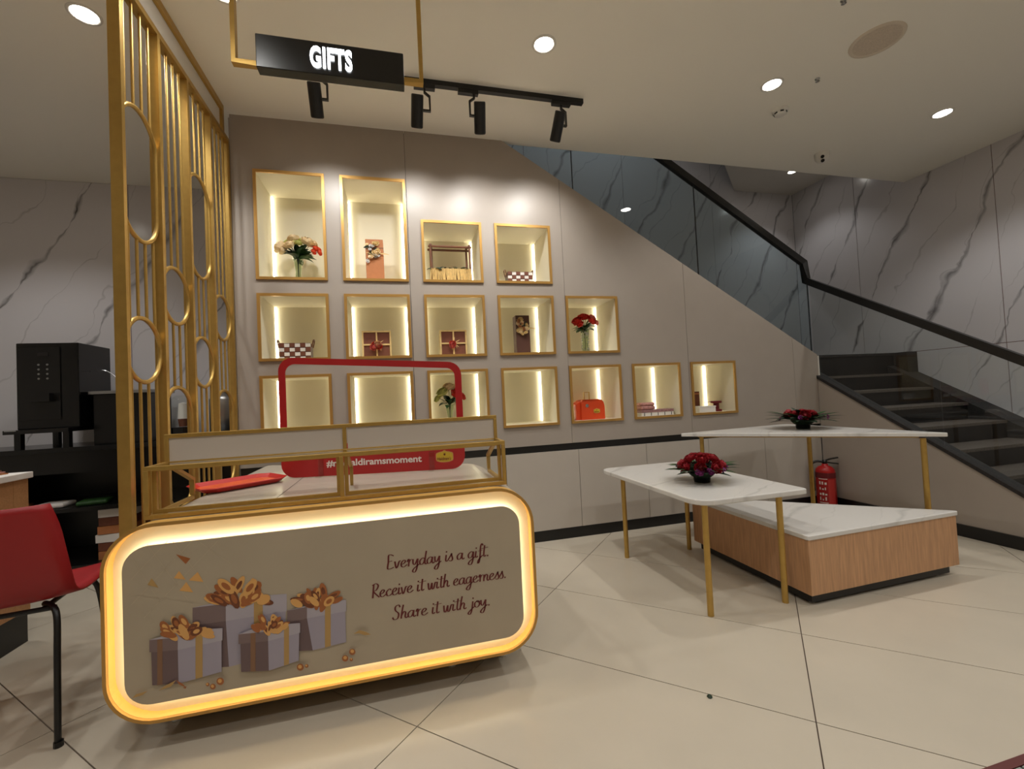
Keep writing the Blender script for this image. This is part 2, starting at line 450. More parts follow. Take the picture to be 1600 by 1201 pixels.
# ================================================================== STAIRCASE
st = thing('staircase', (4.8, 1.7, 0), 'dark granite staircase with tinted glass balustrade and black handrail', 'staircase')
RIS, TRD, Y1 = .1586, .272, 1.69
for k in range(7):
    y = Y1+k*TRD; z = RIS*(k+1)
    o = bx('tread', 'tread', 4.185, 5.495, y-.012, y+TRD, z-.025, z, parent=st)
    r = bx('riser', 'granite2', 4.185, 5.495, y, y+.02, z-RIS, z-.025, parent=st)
bx('riser', 'granite2', 4.12, 5.50, 3.60, 3.62, RIS*7, 1.27, parent=st)
bx('tread', 'tread', 4.12, 5.50, 3.588, 3.74, 1.245, 1.27, parent=st)
bx('riser', 'granite2', 4.12, 5.50, 3.74, 3.76, 1.27, 1.475, parent=st)
bx('landing', 'granite', 4.12, 5.515, 3.728, 5.015, 1.475, 1.50, parent=st)
for k in range(10):
    x1 = 3.60-k*.267; z = 1.50+RIS*(k+1)
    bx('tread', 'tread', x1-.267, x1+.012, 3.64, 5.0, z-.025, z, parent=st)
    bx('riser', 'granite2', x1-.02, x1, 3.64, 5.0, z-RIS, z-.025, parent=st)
b = MB(); b.prism([(4.070,3.60,1.2765),(4.070,1.495,.006),(4.070,1.495,.036),(4.070,3.60,1.308)], (.12,0,0))
b.build('coping', 'granite', wall_stair)
nl = lambda y: RIS+(y-Y1)*RIS/TRD+.004
b = MB(); b.prism([(5.27,3.74,nl(3.74)),(5.27,1.50,nl(1.5)),(5.27,1.50,0),(5.27,1.80,0),(5.27,3.74,nl(3.74)-.22)], (.247,0,0))
b.build('side_curb', 'granite', st)
bx('side_curb', 'granite', 5.37, 5.517, 3.60, 3.74, 1.27, 1.50, parent=st)

# ---- balustrade
ba = st
HY = 3.632
def edge_z(x): return 1.48+SL*(x-4.12)
b = MB()
b.sqtube([(2.1,HY,3.641),(4.082,HY,2.450),(4.095,HY-.01,2.262),(4.12,1.55,.985)], .045, .062)
b.build('handrail', 'blackm', ba)
gx = [(.95,1.568),(1.574,2.819),(2.825,4.124)]
for xa, xb in gx:
    b = MB(); za, zb = edge_z(xa), edge_z(xb)
    P = [(xa,za-.04),(xb,zb-.04),(xb,zb+.93),(xa,za+.93)]
    b.prism([(x,HY-.005,z) for x, z in P], (0,.01,0)); b.build('glass_panel', 'stairglass', ba)
for xa in (1.571, 2.822, 4.112):
    b = MB(); za = edge_z(xa); b.box(xa-.003, xa+.003, HY-.005, HY+.005, za, za+.90); b.build('dark_glass_edge', 'black', ba)  # no seal here: black strip added for the dark look of the glass edges
for ya, yb in ((3.62,2.55),(2.545,1.60)):
    b = MB(); f = lambda y: 1.262+.603*(y-3.6)
    b.prism([(4.125,ya,f(ya)),(4.125,yb,f(yb)),(4.125,yb,f(yb)+.965),(4.125,ya,f(ya)+.965)], (.01,0,0))
    b.build('glass_panel', 'stairglass2', ba)

# ================================================================== LIGHTS ON THE CEILING
def spot(name, loc, aim, watts, size, blend, rad, parent, col=WARM):
    l = bpy.data.lights.new(name, 'SPOT'); l.energy = watts; l.spot_size = math.radians(size); l.spot_blend = blend
    l.shadow_soft_size = rad; l.color = col
    o = bpy.data.objects.new(name, l); C.objects.link(o); o.parent = parent
    o.location = Vector(loc)-wloc(parent)
    o.rotation_euler = (Vector(aim)-Vector(loc)).to_track_quat('-Z', 'Y').to_euler()
    return o
def downlight(x, y, z, label, group='recessed ceiling downlights', watts=DOWN_W, r=.058, size=125):
    t = thing('downlight', (x, y, z), label, 'ceiling light', group)
    b = MB(); b.lathe([(r,-.001),(r+.003,-.006),(r+.016,-.005),(r+.018,.0)], (x,y,z), 24); b.build('trim_ring', 'white', t, smooth=True)
    b = MB(); b.poly([(x+r*math.cos(-a*math.pi/12), y+r*math.sin(-a*math.pi/12), z-.0025) for a in range(24)]); b.build('diffuser', 'disc', t)
    spot('lamp', (x,y,z-.012), (x,y,0), watts, size, .55, .05, t)
    return t
downlight(.949, 2.515, CEIL, 'bright round downlight just right of the black sign')
downlight(2.70, 2.556, CEIL, 'bright round downlight beside the smoke detector')
downlight(4.436, 2.58, CEIL, 'bright round downlight near the marble wall at the right')
downlight(-1.56, 2.785, CEIL, 'bright round downlight left of the gold divider')
downlight(-.80, 2.50, CEIL, 'bright round downlight beside the gold sign hanger at the top edge')
HID = 'ceiling downlight behind the viewer, outside the picture'
downlight(-2.9, 3.6, CEIL, 'ceiling downlight above the coffee bar, left of the picture', 'downlights outside the picture', watts=DOWN_W*1.1)
for x, y in ((-.8,.78),(.95,.78),(2.7,.78),(4.44,.78),(-.8,-1.0),(.95,-1.0),(2.7,-1.0),(4.44,-1.0),(-3.3,2.3),(-3.3,.4)):
    downlight(x, y, CEIL, HID, 'downlights outside the picture')
downlight(4.92, 4.445, 3.89, 'small downlight in the stairwell soffit', watts=16, r=.045, size=110)
downlight(2.4, 4.3, 5.6, 'downlight on the floor above the stairs', 'downlights outside the picture', watts=48)

# ---- ceiling fittings
t = thing('smoke_detector', (3.012, 2.791, CEIL), 'small white smoke detector on the ceiling', 'detector')
b = MB(); b.lathe([(0,-.045),(.03,-.045),(.042,-.036),(.044,-.02),(.055,-.018),(.058,0)], (3.012,2.791,CEIL), 24); b.build('body', 'white', t, smooth=True)
b = MB()
for a in range(0, 360, 60):
    R = Matrix.Rotation(math.radians(a), 3, 'Z'); b.cbox(Vector((3.012,2.791,CEIL-.028))+R@Vector((.0425,0,0)), (.006,.024,.01), R)
b.build('vent_slot', 'black', t)
t = thing('security_camera', (3.981, 3.269, CEIL), 'white dome security camera at the ceiling edge', 'camera')
b = MB(); b.lathe([(.062,0),(.062,-.03),(.056,-.055),(.04,-.078),(.018,-.09),(0,-.092)], (3.981,3.269,CEIL), 24); b.build('housing', 'white', t, smooth=True)
d = Vector((-.62,-.6,-.25)).normalized()
for k in (-1, 1):
    c = Vector((3.981,3.269,CEIL-.055)) + d*.054 + Vector((0,0,k*.019))
    b = MB(); R = d.to_track_quat('Z', 'Y').to_matrix()
    b.add([c+R@Vector((.015*math.cos(i*math.pi/8), .015*math.sin(i*math.pi/8), z)) for z in (-.02,.006) for i in range(16)],
          [list(range(16,32))]+[(i,(i+1)%16,16+(i+1)%16,16+i) for i in range(16)]); b.build('lens', 'black', t)
t = thing('ceiling_speaker', (3.05, 2.085, CEIL), 'round flush ceiling speaker grille, painted', 'speaker')
b = MB(); b.lathe([(.125,-.004),(.13,-.008),(.145,-.007),(.148,0)], (3.05,2.085,CEIL), 32); b.build('rim', mat('speaker_rim', (216,204,186), .8), t, smooth=True)
b = MB(); b.lathe([(0,-.004),(.126,-.004)], (3.05,2.085,CEIL), 32); b.build('grille', mat('speaker_grille', (204,190,172), .9, noise=.12, scale=160), t)
t = thing('sprinkler', (2.985, 2.445, CEIL), 'tiny sprinkler head in the ceiling', 'sprinkler')
b = MB(); b.lathe([(.016,0),(.016,-.004),(.006,-.005),(.006,-.02),(.014,-.021),(.0,-.023)], (2.985,2.445,CEIL), 14); b.build('head', 'silver', t, smooth=True)
t = thing('sprinkler', (2.54, 1.893, CEIL), 'tiny sprinkler head at the top edge of the picture', 'sprinkler')
b = MB(); b.lathe([(.016,0),(.016,-.004),(.006,-.005),(.006,-.02),(.014,-.021),(.0,-.023)], (2.54,1.893,CEIL), 14); b.build('head', 'silver', t, smooth=True)

# ---- track and four spots
TY = 2.96
t = thing('light_track', (.4, TY, CEIL), 'black ceiling track carrying four spotlights', 'light track')
bx('rail', 'blackm', -.75, 1.394, TY-.018, TY+.018, CEIL-.034, CEIL, parent=t)
heads = [(-.445, -.385, 'leftmost black track spotlight, hanging below the sign', -.45),
         (.188, .262, 'black track spotlight beside the right end of the sign', .16),
         (.615, .56, 'black track spotlight third from the sign end, tilted', .70),
         (1.19, 1.243, 'rightmost black track spotlight at the track end', 1.12)]
for hx, ax, lab, aim in heads:
    t = thing('track_spotlight', (ax, TY, CEIL-.034), lab, 'spotlight', 'spotlights on the black track')
    bx('adapter', 'blackm', ax-.09, ax+.05, TY-.016, TY+.016, CEIL-.062, CEIL-.034, parent=t)
    sgn = 1 if hx < ax else -1
    b = MB(); b.sqtube([(ax-.02*sgn,TY,CEIL-.06),(ax-.02*sgn,TY,3.30),(ax+.012*sgn,TY,3.275),(ax+.012*sgn,TY,3.175),(hx,TY,3.175)], .014, .014, (0,1,0))
    b.build('arm', 'blackm', t)
    tgt = Vector((aim, YB, 2.34)); c = Vector((hx, TY, 3.165)); d = (tgt-c).normalized()
    q = d.to_track_quat('-Z', 'Y').to_matrix()
    b = MB(); b.lathe([(.0,.098),(.036,.098),(.04,.092),(.04,-.092),(.036,-.098),(.031,-.098),(.029,-.07),(0,-.07)], (0,0,0), 20)
    b.v = [tuple(c+q@Vector(v)) for v in b.v]; b.build('head', 'blackm', t, smooth=False)
    b = MB(); p = c-d*-.072
    b.add([c+q@Vector((.026*math.cos(i*math.pi/8), .026*math.sin(i*math.pi/8), -.074)) for i in range(16)], [list(range(15,-1,-1))]); b.build('lens', 'disc', t)
    spot('lamp', c+d*.102, tgt, TRACK_W, 112, .85, .03, t)

# ---- hanging sign
SY = 1.90
t = thing('hanging_sign', (-.215, SY, 2.58), 'black hanging sign box with lit white letters GIFTS', 'sign')
bx('box', mat('sign_black', (8, 8, 9), .25), -.502, .072, SY, SY+.05, 2.580, 2.717, parent=t, bevel=.003)
b = MB(); b.sqtube([(-.585,SY+.025,CEIL),(-.585,SY+.025,2.603),(-.50,SY+.025,2.603)], .022, .022, (0,1,0)); b.build('hanger', 'gold', t)
b = MB(); b.sqtube([(.146,SY+.025,CEIL),(.146,SY+.025,2.613),(.07,SY+.025,2.613)], .022, .022, (0,1,0)); b.build('hanger', 'gold', t)
o = text_mesh('lettering', 'GIFTS', .118, 'sign_let', t, (-.302, SY-.004, 2.608), extrude=.003, offset=.0032, xs=.52, sp=1.08)

# ================================================================== NICHES
ORD = ['first', 'second', 'third', 'fourth', 'fifth', 'sixth', 'last']
NLAB = {(1,1): 'tall lit niche in the top row holding the cream bouquet', (1,2): 'tall lit niche in the top row holding the kraft box',
        (4,3): 'square lit niche in the top row holding the raffia hamper', (4,4): 'square lit niche in the top row holding the checked woven tray',
        (2,1): 'lit niche in the middle row holding the woven basket', (2,2): 'lit niche in the middle row with the square box and pink bow',
        (2,3): 'lit niche in the middle row with the square box and coral bow', (2,4): 'lit niche in the middle row with the tall dark brown box',
        (2,5): 'lit niche at the right end of the middle row with scarlet bouquet', (3,1): 'empty lit niche at the left end of the bottom row',
        (3,2): 'empty lit niche behind the middle of the red frame', (3,3): 'bottom row lit niche with a vase behind the red frame edge',
        (3,4): 'empty lit niche right of the red frame in the bottom row', (3,5): 'bottom row lit niche holding the orange gift case',
        (3,6): 'bottom row lit niche holding pink patterned packages', (3,7): 'rightmost lit niche in the bottom row with maroon spool'}
ND = .42
for r, c in NICHES:
    x0 = P0+(c-1)*PW; x1 = x0+FWD; z0, z1 = ROWS[r]
    t = thing('display_niche', ((x0+x1)/2, YB, z0), NLAB[(r,c)], 'wall niche', 'gold framed lit niches in the cream wall')
    f = .02; ya, yb = YB-.014, YB+.03
    L = lambda a, y: [(x0+a,y,z0+a),(x1-a,y,z0+a),(x1-a,y,z1-a),(x0+a,y,z1-a)]
    b = MB(); b.ring(L(0,ya), L(f,ya), (0,yb-ya-.03,0)); b.build('frame', 'goldpaint', t)
    # liner: five thin boards
    i0, i1, k0, k1 = x0+f-.004, x1-f+.004, z0+f-.004, z1-f+.004; y0, y1 = YB+.002, YB+ND; w_ = .004
    b = MB(); b.box(i0,i1,y1,y1+w_,k0,k1); b.box(i0-w_,i0,y0,y1,k0,k1); b.box(i1,i1+w_,y0,y1,k0,k1)
    b.box(i0,i1,y0,y1,k0-w_,k0); b.box(i0,i1,y0,y1,k1,k1+w_); b.build('liner', 'niche', t)
    for sx, xx in ((1, i0), (-1, i1)):
        b = MB(); xa, xb = sorted((xx+sx*.001, xx+sx*.007)); b.box(xa, xb, y1-.016, y1-.004, k0+.004, k1-.004)
        b.build('led_strip', 'led', t)

# ================================================================== ROOM DIVIDER
PX0, PX1 = -1.18, -1.133; PXC = -1.157
PY = [2.25, 2.573, 2.896, 3.218, 3.535]
t = thing('room_divider', (PXC, 2.9, 0), 'gold metal screen of posts, rings and thin bars against the niche wall', 'screen')
for y in PY: bx('post', 'gold', PX0, PX1, y, y+.024, 0, 3.166, parent=t)
bx('top_rail', 'gold', PX0, PX1, PY[0], 3.558, 3.166, 3.196, parent=t)
bx('ceiling_rail', 'gold', PX0, PX1, PY[0], 3.47, 3.343, CEIL, parent=t)
bx('end_stub', 'gold', PX0, PX1, 3.44, 3.47, 3.196, 3.343, parent=t)
bx('end_stub', 'gold', PX0, PX1, PY[0], PY[0]+.03, 3.196, 3.343, parent=t)
bx('header_panel', 'paint', PXC-.006, PXC+.006, PY[0]+.03, 3.44, 3.196, 3.343, parent=t)
bx('bottom_rail', 'gold', PX0, PX1, PY[0]+.024, PY[4], 0, .03, parent=t)
SHAPES = [[(2.03,2.68),(1.362,1.682),(.045,.70)], [(1.692,2.012),(.705,1.368)]]
for i in range(4):
    ya, yb = PY[i]+.024, PY[i+1]; yc = (ya+yb)/2; R = (yb-ya)/2-.004
    shapes = SHAPES[i % 2]
    for za, zb in shapes:
        RR = min(R+.006, (zb-za)/2-.01); r0 = RR
        pts = []
        for k in range(33):
            a = math.pi*k/32; pts.append((PXC, yc+r0*math.cos(a), zb-.01-r0+r0*math.sin(a)))
        for k in range(33):
            a = math.pi+math.pi*k/32; pts.append((PXC, yc+r0*math.cos(a), za+.01+r0+r0*math.sin(a)))
        if zb-za < .4: pts = [(PXC, yc+r0*math.cos(2*math.pi*k/48), (za+zb)/2+((zb-za)/2-.01)*math.sin(2*math.pi*k/48)) for k in range(48)]
        b = MB(); b.tube(pts, .0105, 8, closed=True); b.build('ring', 'gold', t, smooth=True)
    for dy in (-.105, -.035, .035, .105):
        cuts = []
        for za, zb in shapes:
            h = math.sqrt(max(0, R*R-dy*dy))
            if zb-za < .4: cuts.append(((za+zb)/2-h*(zb-za)/2/R, (za+zb)/2+h*(zb-za)/2/R))
            else: cuts.append((za+R-h, zb-R+h))
        zs = [3.166]
        for lo, hi in sorted(cuts, reverse=True): zs += [hi, lo]
        zs.append(.03)
        for k in range(0, len(zs), 2):
            if zs[k]-zs[k+1] > .03:
                b = MB(); b.tube([(PXC,yc+dy,zs[k+1]),(PXC,yc+dy,zs[k])], .007, 8, cap=False); b.build('bar', 'gold', t, smooth=True)

# ================================================================== LIT COUNTER
KX0, KX1, KZ0, KZ1, KY = -1.058, .551, .109, .823, 1.90
t = thing('display_counter', (-.25, KY, 0), 'gold rimmed counter with glowing edge and printed gift panel', 'counter')
R0 = .165
outl = rrect(KX0, KX1, KZ0, KZ1, R0, KY, 10); innl = rrect(KX0+.012, KX1-.012, KZ0+.012, KZ1-.012, R0-.012, KY, 10)
b = MB(); b.ring(outl, innl, (0,.012,0)); b.build('gold_rim', 'goldpaint', t)
o2 = [(x,KY+.012,z) for x, y, z in outl]; i2 = [(x,KY+.012,z) for x, y, z in rrect(KX0+.0125, KX1-.0125, KZ0+.0125, KZ1-.0125, R0-.0125, KY, 10)]
b = MB(); b.ring(o2, i2, (0,.042,0)); b.build('channel_wall', 'channel_side', t)
b = MB(); b.prism([(x,KY+.052,z) for x, y, z in rrect(KX0+.003, KX1-.003, KZ0+.003, KZ1-.003, R0-.003, KY, 10)], (0,.008,0)); b.build('channel_back', 'channel', t)
# body with a slanted rear end
def yback(x): return 2.66+(.50-x)*.565
prof = rrect(KX0+.002, KX1-.002, KZ0+.002, KZ1-.002, R0-.002, 0, 10)
n = len(prof); fr = [(x,KY+.061,z) for x, y, z in prof]; bk = [(x,yback(x),z) for x, y, z in prof]
b = MB(); b.add(fr+bk, [(i,n+i,n+(i+1)%n,(i+1)%n) for i in range(n)]+[list(range(n)), list(range(2*n-1,n-1,-1))])
b.build('body', mat('counter_quartz', (190, 178, 164), .3, noise=.05, scale=4, stretch=(1, 6, 1)), t)
bx('top_joint', 'gap', -.552, -.5495, KY+.07, 2.9, KZ1-.001, KZ1-.0008, parent=t)
b = MB(); b.prism([(-.96,2.06,.035),(.455,2.06,.035),(.455,2.55,.035),(-.96,3.3,.035)], (0,0,.078)); b.build('plinth', 'black', t)
for fx, fy in ((-.915,2.09),(.42,2.09),(.18,2.09),(.42,2.5),(-.915,3.1)):
    b = MB(); b.lathe([(0,0),(.02,0),(.02,.012),(.012,.014),(.012,.036)], (fx,fy,0), 14); b.build('foot', 'white', t, smooth=True)
# printed panel, LED loop behind it
QX0, QX1, QZ0, QZ1, QY = -.999, .488, .172, .741, KY+.014
b = MB(); pp = rrect(QX0, QX1, QZ0, QZ1, .085, QY, 8); b.prism(pp, (0,.008,0))
panel = b.build('print_panel', mat('print_panel_cream', (172, 158, 136), .35, noise=.05, scale=3), t)
lo = rrect(QX0+.008, QX1-.008, QZ0+.008, QZ1-.008, .078, QY+.016, 8); li = rrect(QX0+.02, QX1-.02, QZ0+.02, QZ1-.02, .066, QY+.016, 8)
b = MB(); b.ring(lo, li, (0,.012,0)); b.build('led_strip', 'ledc', t)
lo = rrect(QX0+.04, QX1-.04, QZ0+.04, QZ1-.04, .05, QY+.008, 6)
b = MB(); b.prism(lo, (0,.030,0)); b.build('panel_spacer', 'white', t)

# ---- print on the panel
def pp_(px, py, k): p = on_y(px, py, QY); return (p.x, QY-.0005-.00035*k, p.z)
def c4(x, y): return 150+x/3.0795, 760+y/3.0795
PR = {}
PR['mauve'] = mat('print_mauve', (104, 84, 84), .5); PR['lilac'] = mat('print_lilac', (158, 150, 162), .5)
PR['lidm'] = mat('print_lid_mauve', (120, 100, 98), .5); PR['lidl'] = mat('print_lid_lilac', (170, 162, 170), .5)
PR['rib'] = mat('print_ribbon', (176, 140, 84), .45); PR['ribd'] = mat('print_ribbon_dark', (128, 92, 66), .45)
PR['cop'] = mat('print_copper', (158, 92, 46), .4); PR['copl'] = mat('print_copper_light', (214, 160, 92), .4); PR['copd'] = mat('print_copper_dark', (110, 58, 30), .4)
PR['shad'] = mat('print_grey', (132, 118, 108), .5)
PM = ['mauve','lilac','lidm','lidl','rib','ribd','cop','copl','copd','shad']; PMI = {k: i for i, k in enumerate(PM)}; PML = [PR[k] for k in PM]
def flat(b, pts, m, k): b.cur = PMI[m]; b.poly([pp_(*p, k) for p in pts])
def giftprint(lev, lidL, corner_lid, lidR, botL, botC, botR, ribR, ribL, bow, bowr, lid_h, inset=3):
    """coords in photo pixels: top-left, front corner, right end of the lid; bottoms; ribbon x positions"""
    b = MB(); k = lev
    lL = (lidL[0], lidL[1]+lid_h); lC = (corner_lid[0], corner_lid[1]+lid_h); lR = (lidR[0], lidR[1]+lid_h)
    bL = (lidL[0]+inset, lL[1]); bC = (corner_lid[0], lC[1]); bR = (lidR[0]-1.5, lR[1])
    flat(b, [bL, bC, botC, botL], 'mauve', k); flat(b, [bC, bR, botR, botC], 'lilac', k)
    flat(b, [lidL, corner_lid, lC, lL], 'lidm', k+1); flat(b, [corner_lid, lidR, lR, lC], 'lidl', k+1)
    flat(b, [lidL, (lidL[0]+(lidR[0]-corner_lid[0])*.75, lidL[1]-(corner_lid[1]-lidR[1])*.8-3), lidR, corner_lid], 'lidl', k+1)
    for (x0, x1), (T0, T1, B0_, B1_), mm in ((ribR, (corner_lid, lidR, botC, botR), 'rib'), (ribL, (lidL, corner_lid, botL, botC), 'ribd')):
        if x0 is None: continue
        def ty(x, P, Q): return P[1]+(Q[1]-P[1])*(x-P[0])/(Q[0]-P[0])
        flat(b, [(x0, ty(x0,T0,T1)), (x1, ty(x1,T0,T1)), (x1, ty(x1,B0_,B1_)), (x0, ty(x0,B0_,B1_))], mm, k+2)
    rnd = random.Random(int(bow[0]))
    for j in range(26):
        a = rnd.uniform(-.15, math.pi+.15); rad = rnd.uniform(.12, .95)*bowr
        cx, cy = bow[0]+rad*math.cos(a)*.95, bow[1]-rad*math.sin(a)*.62
        L_, W_ = bowr*rnd.uniform(.22, .36), bowr*rnd.uniform(.10, .17); an = math.atan2(-(cy-bow[1]-.2*bowr), cx-bow[0])+rnd.uniform(-.5, .5)
        mcol = rnd.choice(['cop','copl','copd','cop','copl'])
        E = [(cx+L_*math.cos(q)*math.cos(an)+W_*math.sin(q)*math.sin(an), cy-(L_*math.cos(q)*math.sin(an)-W_*math.sin(q)*math.cos(an))) for q in [2*math.pi*i/12 for i in range(12)]]
        flat(b, E, mcol, k+3+j*.15)
        E2 = [(cx+(x-cx)*.55, cy+(y-cy)*.5) for x, y in E]
        flat(b, E2, rnd.choice(['copd','copl','cop']), k+3.08+j*.15)
    o = b.build('gift_print', PML, panel); return o
giftprint(0, c4(465,582), c4(625,563), c4(918,515), c4(600,868), c4(640,866), c4(905,800), (c4(760,0)[0],c4(803,0)[0]), (None,None), c4(690,545), 50, 27)
giftprint(9, (449,953), (480,947), (541,936), (466,1016), (489,1015), (541,1002), (508,517), (None,None), (497,944), 38, 18)
giftprint(18, c4(262,733), c4(398,722), c4(612,676), c4(275,950), c4(402,942), c4(608,885), (c4(483,0)[0],c4(517,0)[0]), (c4(300,0)[0],c4(325,0)[0]), c4(435,705), 40, 19)
giftprint(27, c4(690,704), c4(832,690), c4(985,650), c4(703,884), c4(835,878), c4(978,830), (c4(908,0)[0],c4(932,0)[0]), (c4(748,0)[0],c4(772,0)[0]), c4(842,680), 30, 15)
for tri, m_ in (([(385,325),(455,345),(432,372)],'cop'),([(400,405),(375,440),(432,447)],'copl'),([(490,410),(447,450),(517,458)],'copl'),([(435,458),(402,500),(468,508)],'copl'),([(268,440),(248,472),(302,486)],'rib')):
    b = MB(); flat(b, [c4(*p) for p in tri], m_, 1); b.build('triangle_print', PML, panel)
for (x, y, r_) in ((605,925,18),(570,950,14),(545,940,9),(987,858,17),(1017,852,9)):
    b = MB()
    for q, m_, s_ in ((0,'cop',1),(1,'copl',.55)):
        flat(b, [c4(x-(1-s_)*4+r_*s_*math.cos(a), y-(1-s_)*5+r_*s_*math.sin(a)) for a in [2*math.pi*i/14 for i in range(14)]], m_, 40+q)
    b.build('bead_print', PML, panel)
for (x, y, r_) in ((551,1015,5),(540,1025,5),(549.5,1027,2.5)):
    b = MB()
    for q, m_, s_ in ((0,'cop',1),(1,'copl',.55)):
        flat(b, [(x+r_*s_*math.cos(a), y-.8*(1-s_)*3+r_*s_*math.sin(a)) for a in [2*math.pi*i/14 for i in range(14)]], m_, 40+q)
    b.build('bead_print', PML, panel)
for P in ([(185,1005),(205,985),(260,970),(235,990)],[(310,970),(345,945),(395,918),(372,948)],[(395,918),(425,935),(445,955),(410,940)],[(425,955),(445,948),(440,960)]):
    b = MB(); flat(b, [c4(*p) for p in P], 'rib' if P[0][0] < 320 else 'cop', 42); b.build('confetti_print', PML, panel)
b = MB(); flat(b, [(553,987),(562,981),(572,984),(580,988),(570,989),(562,986)], 'rib', 42)
b.build('confetti_print', PML, panel)
# fine pale lattice at the upper left of the print
b = MB(); PR['lat'] = mat('print_lattice', (182, 166, 142), .4)
for (x0,y0,x1,y1) in ((205,905,262,845),(205,945,300,845),(225,965,340,845),(205,870,250,940),(230,850,300,945),(270,845,330,925),(205,929,310,941),(310,845,360,880)):
    d = Vector((y1-y0, x0-x1)).normalized()*.35
    b.poly([pp_(x0+d.x,y0+d.y,.3), pp_(x1+d.x,y1+d.y,.3), pp_(x1-d.x,y1-d.y,.3), pp_(x0-d.x,y0-d.y,.3)])
b.build('lattice_print', PR['lat'], panel)
# brush-script lettering
G = {
 'a': (1.0, [[(.75,.85),(.45,1),(.08,.6),(.18,.08),(.55,.2),(.76,.9)], [(.78,1),(.74,.3),(.88,.03),(1.08,.2)]]),
 'c': (.82, [[(.72,.8),(.5,1),(.12,.6),(.22,.08),(.55,.05),(.88,.3)]]),
 'd': (1.0, [[(.75,.85),(.45,1),(.08,.6),(.18,.08),(.55,.2),(.78,.9)], [(.92,2.0),(.8,1.0),(.77,.25),(.9,.03),(1.08,.2)]]),
 'e': (.82, [[(.08,.42),(.45,.55),(.64,.85),(.42,1.02),(.12,.65),(.14,.18),(.45,.02),(.9,.32)]]),
 'f': (.62, [[(.72,1.75),(.55,2.05),(.38,1.6),(.34,.4),(.22,-.7),(.02,-.9),(.1,-.45),(.45,.0),(.7,.25)], [(.02,.95),(.66,1.05)]]),
 'g': (1.0, [[(.75,.85),(.45,1),(.08,.6),(.18,.08),(.55,.2),(.76,.9)], [(.79,1),(.72,-.3),(.48,-.95),(.12,-.82),(.32,-.4),(1.05,.18)]]),
 'h': (.9, [[(.32,2.0),(.18,1.0),(.1,0)], [(.12,.4),(.42,.98),(.64,.8),(.6,.25),(.74,.02),(.94,.2)]]),
 'i': (.42, [[(.16,1),(.1,.25),(.22,.02),(.45,.2)], [(.16,1.36),(.21,1.56)]]),
 'j': (.5, [[(.34,1),(.24,-.3),(.02,-.92),(-.25,-.75),(.02,-.35),(.55,.15)], [(.34,1.36),(.39,1.56)]]),
 'n': (.9, [[(.14,1),(.1,0)], [(.11,.4),(.42,.99),(.64,.8),(.6,.25),(.74,.02),(.94,.2)]]),
 'o': (.86, [[(.5,1),(.14,.7),(.15,.18),(.48,.02),(.76,.4),(.62,.92),(.4,.95),(.55,.78),(.92,.9)]]),
 'r': (.72, [[(.06,.7),(.22,1.06),(.3,.9),(.26,0)], [(.28,.55),(.48,.92),(.72,1.0)]]),
 's': (.66, [[(.0,.2),(.42,.95),(.46,1.15),(.5,.8),(.62,.3),(.45,.0),(.12,.08)], [(.45,.02),(.68,.2)]]),
 't': (.55, [[(.34,1.75),(.24,.4),(.34,.03),(.6,.2)], [(-.15,1.28),(.85,1.4)]]),
 'v': (.8, [[(.05,1),(.24,.05),(.42,.2),(.64,.95),(.88,.95)]]),
 'w': (1.16, [[(.05,1),(.14,.1),(.36,.1),(.56,.95)], [(.57,.95),(.6,.1),(.82,.1),(1.02,.92),(1.22,.92)]]),
 'y': (.95, [[(.1,1),(.14,.35),(.38,.2),(.7,.95)], [(.75,1),(.66,-.3),(.42,-.95),(.1,-.82),(.3,-.38),(1.0,.18)]]),
 'E': (1.0, [[(.88,1.85),(.5,2.06),(.22,1.95),(.2,1.0),(.14,.08),(.5,.0),(.95,.18)], [(.2,1.05),(.72,1.12)]]),
 'R': (1.0, [[(.22,1.98),(.12,0)], [(.0,1.85),(.5,2.06),(.82,1.7),(.55,1.1),(.2,1.0),(.55,.5),(1.0,.02)]]),
 'S': (1.0, [[(.92,1.7),(.72,2.06),(.34,1.85),(.36,1.3),(.76,.8),(.66,.12),(.22,.0),(.02,.35)]]),
 '.': (.45, [[(.22,-.02),(.28,.2)]]), ' ': (.55, [])}
M_['script'] = mat('dark_red_vinyl', (96, 24, 24), .5)
def script_line(text, pl, pr, name):
    A, B = on_y(*pl, QY), on_y(*pr, QY)
    wtot = sum(G[c][0] for c in text); X = (B-A); sx = X.length/wtot; ex = X.normalized()
    ez = Vector((-ex.z, 0, ex.x)); sz = .0275; pen = 0; b = MB(); y = QY-.0012; lev = 0
    for ch in text:
        wd, strokes = G[ch]
        for s_ in strokes:
            P = [A + ex*(pen+p[0])*sx + ez*(p[1]*sz) + ex*(p[1]*sz*.06) for p in s_]
            P = catmull(P, 5); lev += 1; yy = y-.00001*(lev % 7); Lq = []; Rq = []
            for i, p in enumerate(P):
                tg = (P[min(i+1, len(P)-1)]-P[max(i-1, 0)]).normalized()
                down = abs(tg.dot(ez)); wdt = .0011+.0023*down**1.5
                if len(s_) == 2 and ch in 'ij.': wdt = .0030
                if ch == 't' and s_ is strokes[-1] or ch == 'f' and s_ is strokes[-1]: wdt = .0009
                nn = Vector((-tg.z, 0, tg.x))
                Lq.append((p+nn*wdt).xz); Rq.append((p-nn*wdt).xz)
            V = [(q[0], yy, q[1]) for q in Lq]+[(q[0], yy, q[1]) for q in Rq]; k = len(Lq)
            b.add(V, [(i, k+i, k+i+1, i+1) for i in range(k-1)])
        pen += wd
    return b.build(name, 'script', panel)
script_line('Everyday is a gift.', (604,889), (764,868), 'lettering')
script_line('Receive it with eagerness.', (581,934.5), (791,902), 'lettering')
script_line('Share it with joy.', (613,968), (766,945), 'lettering')

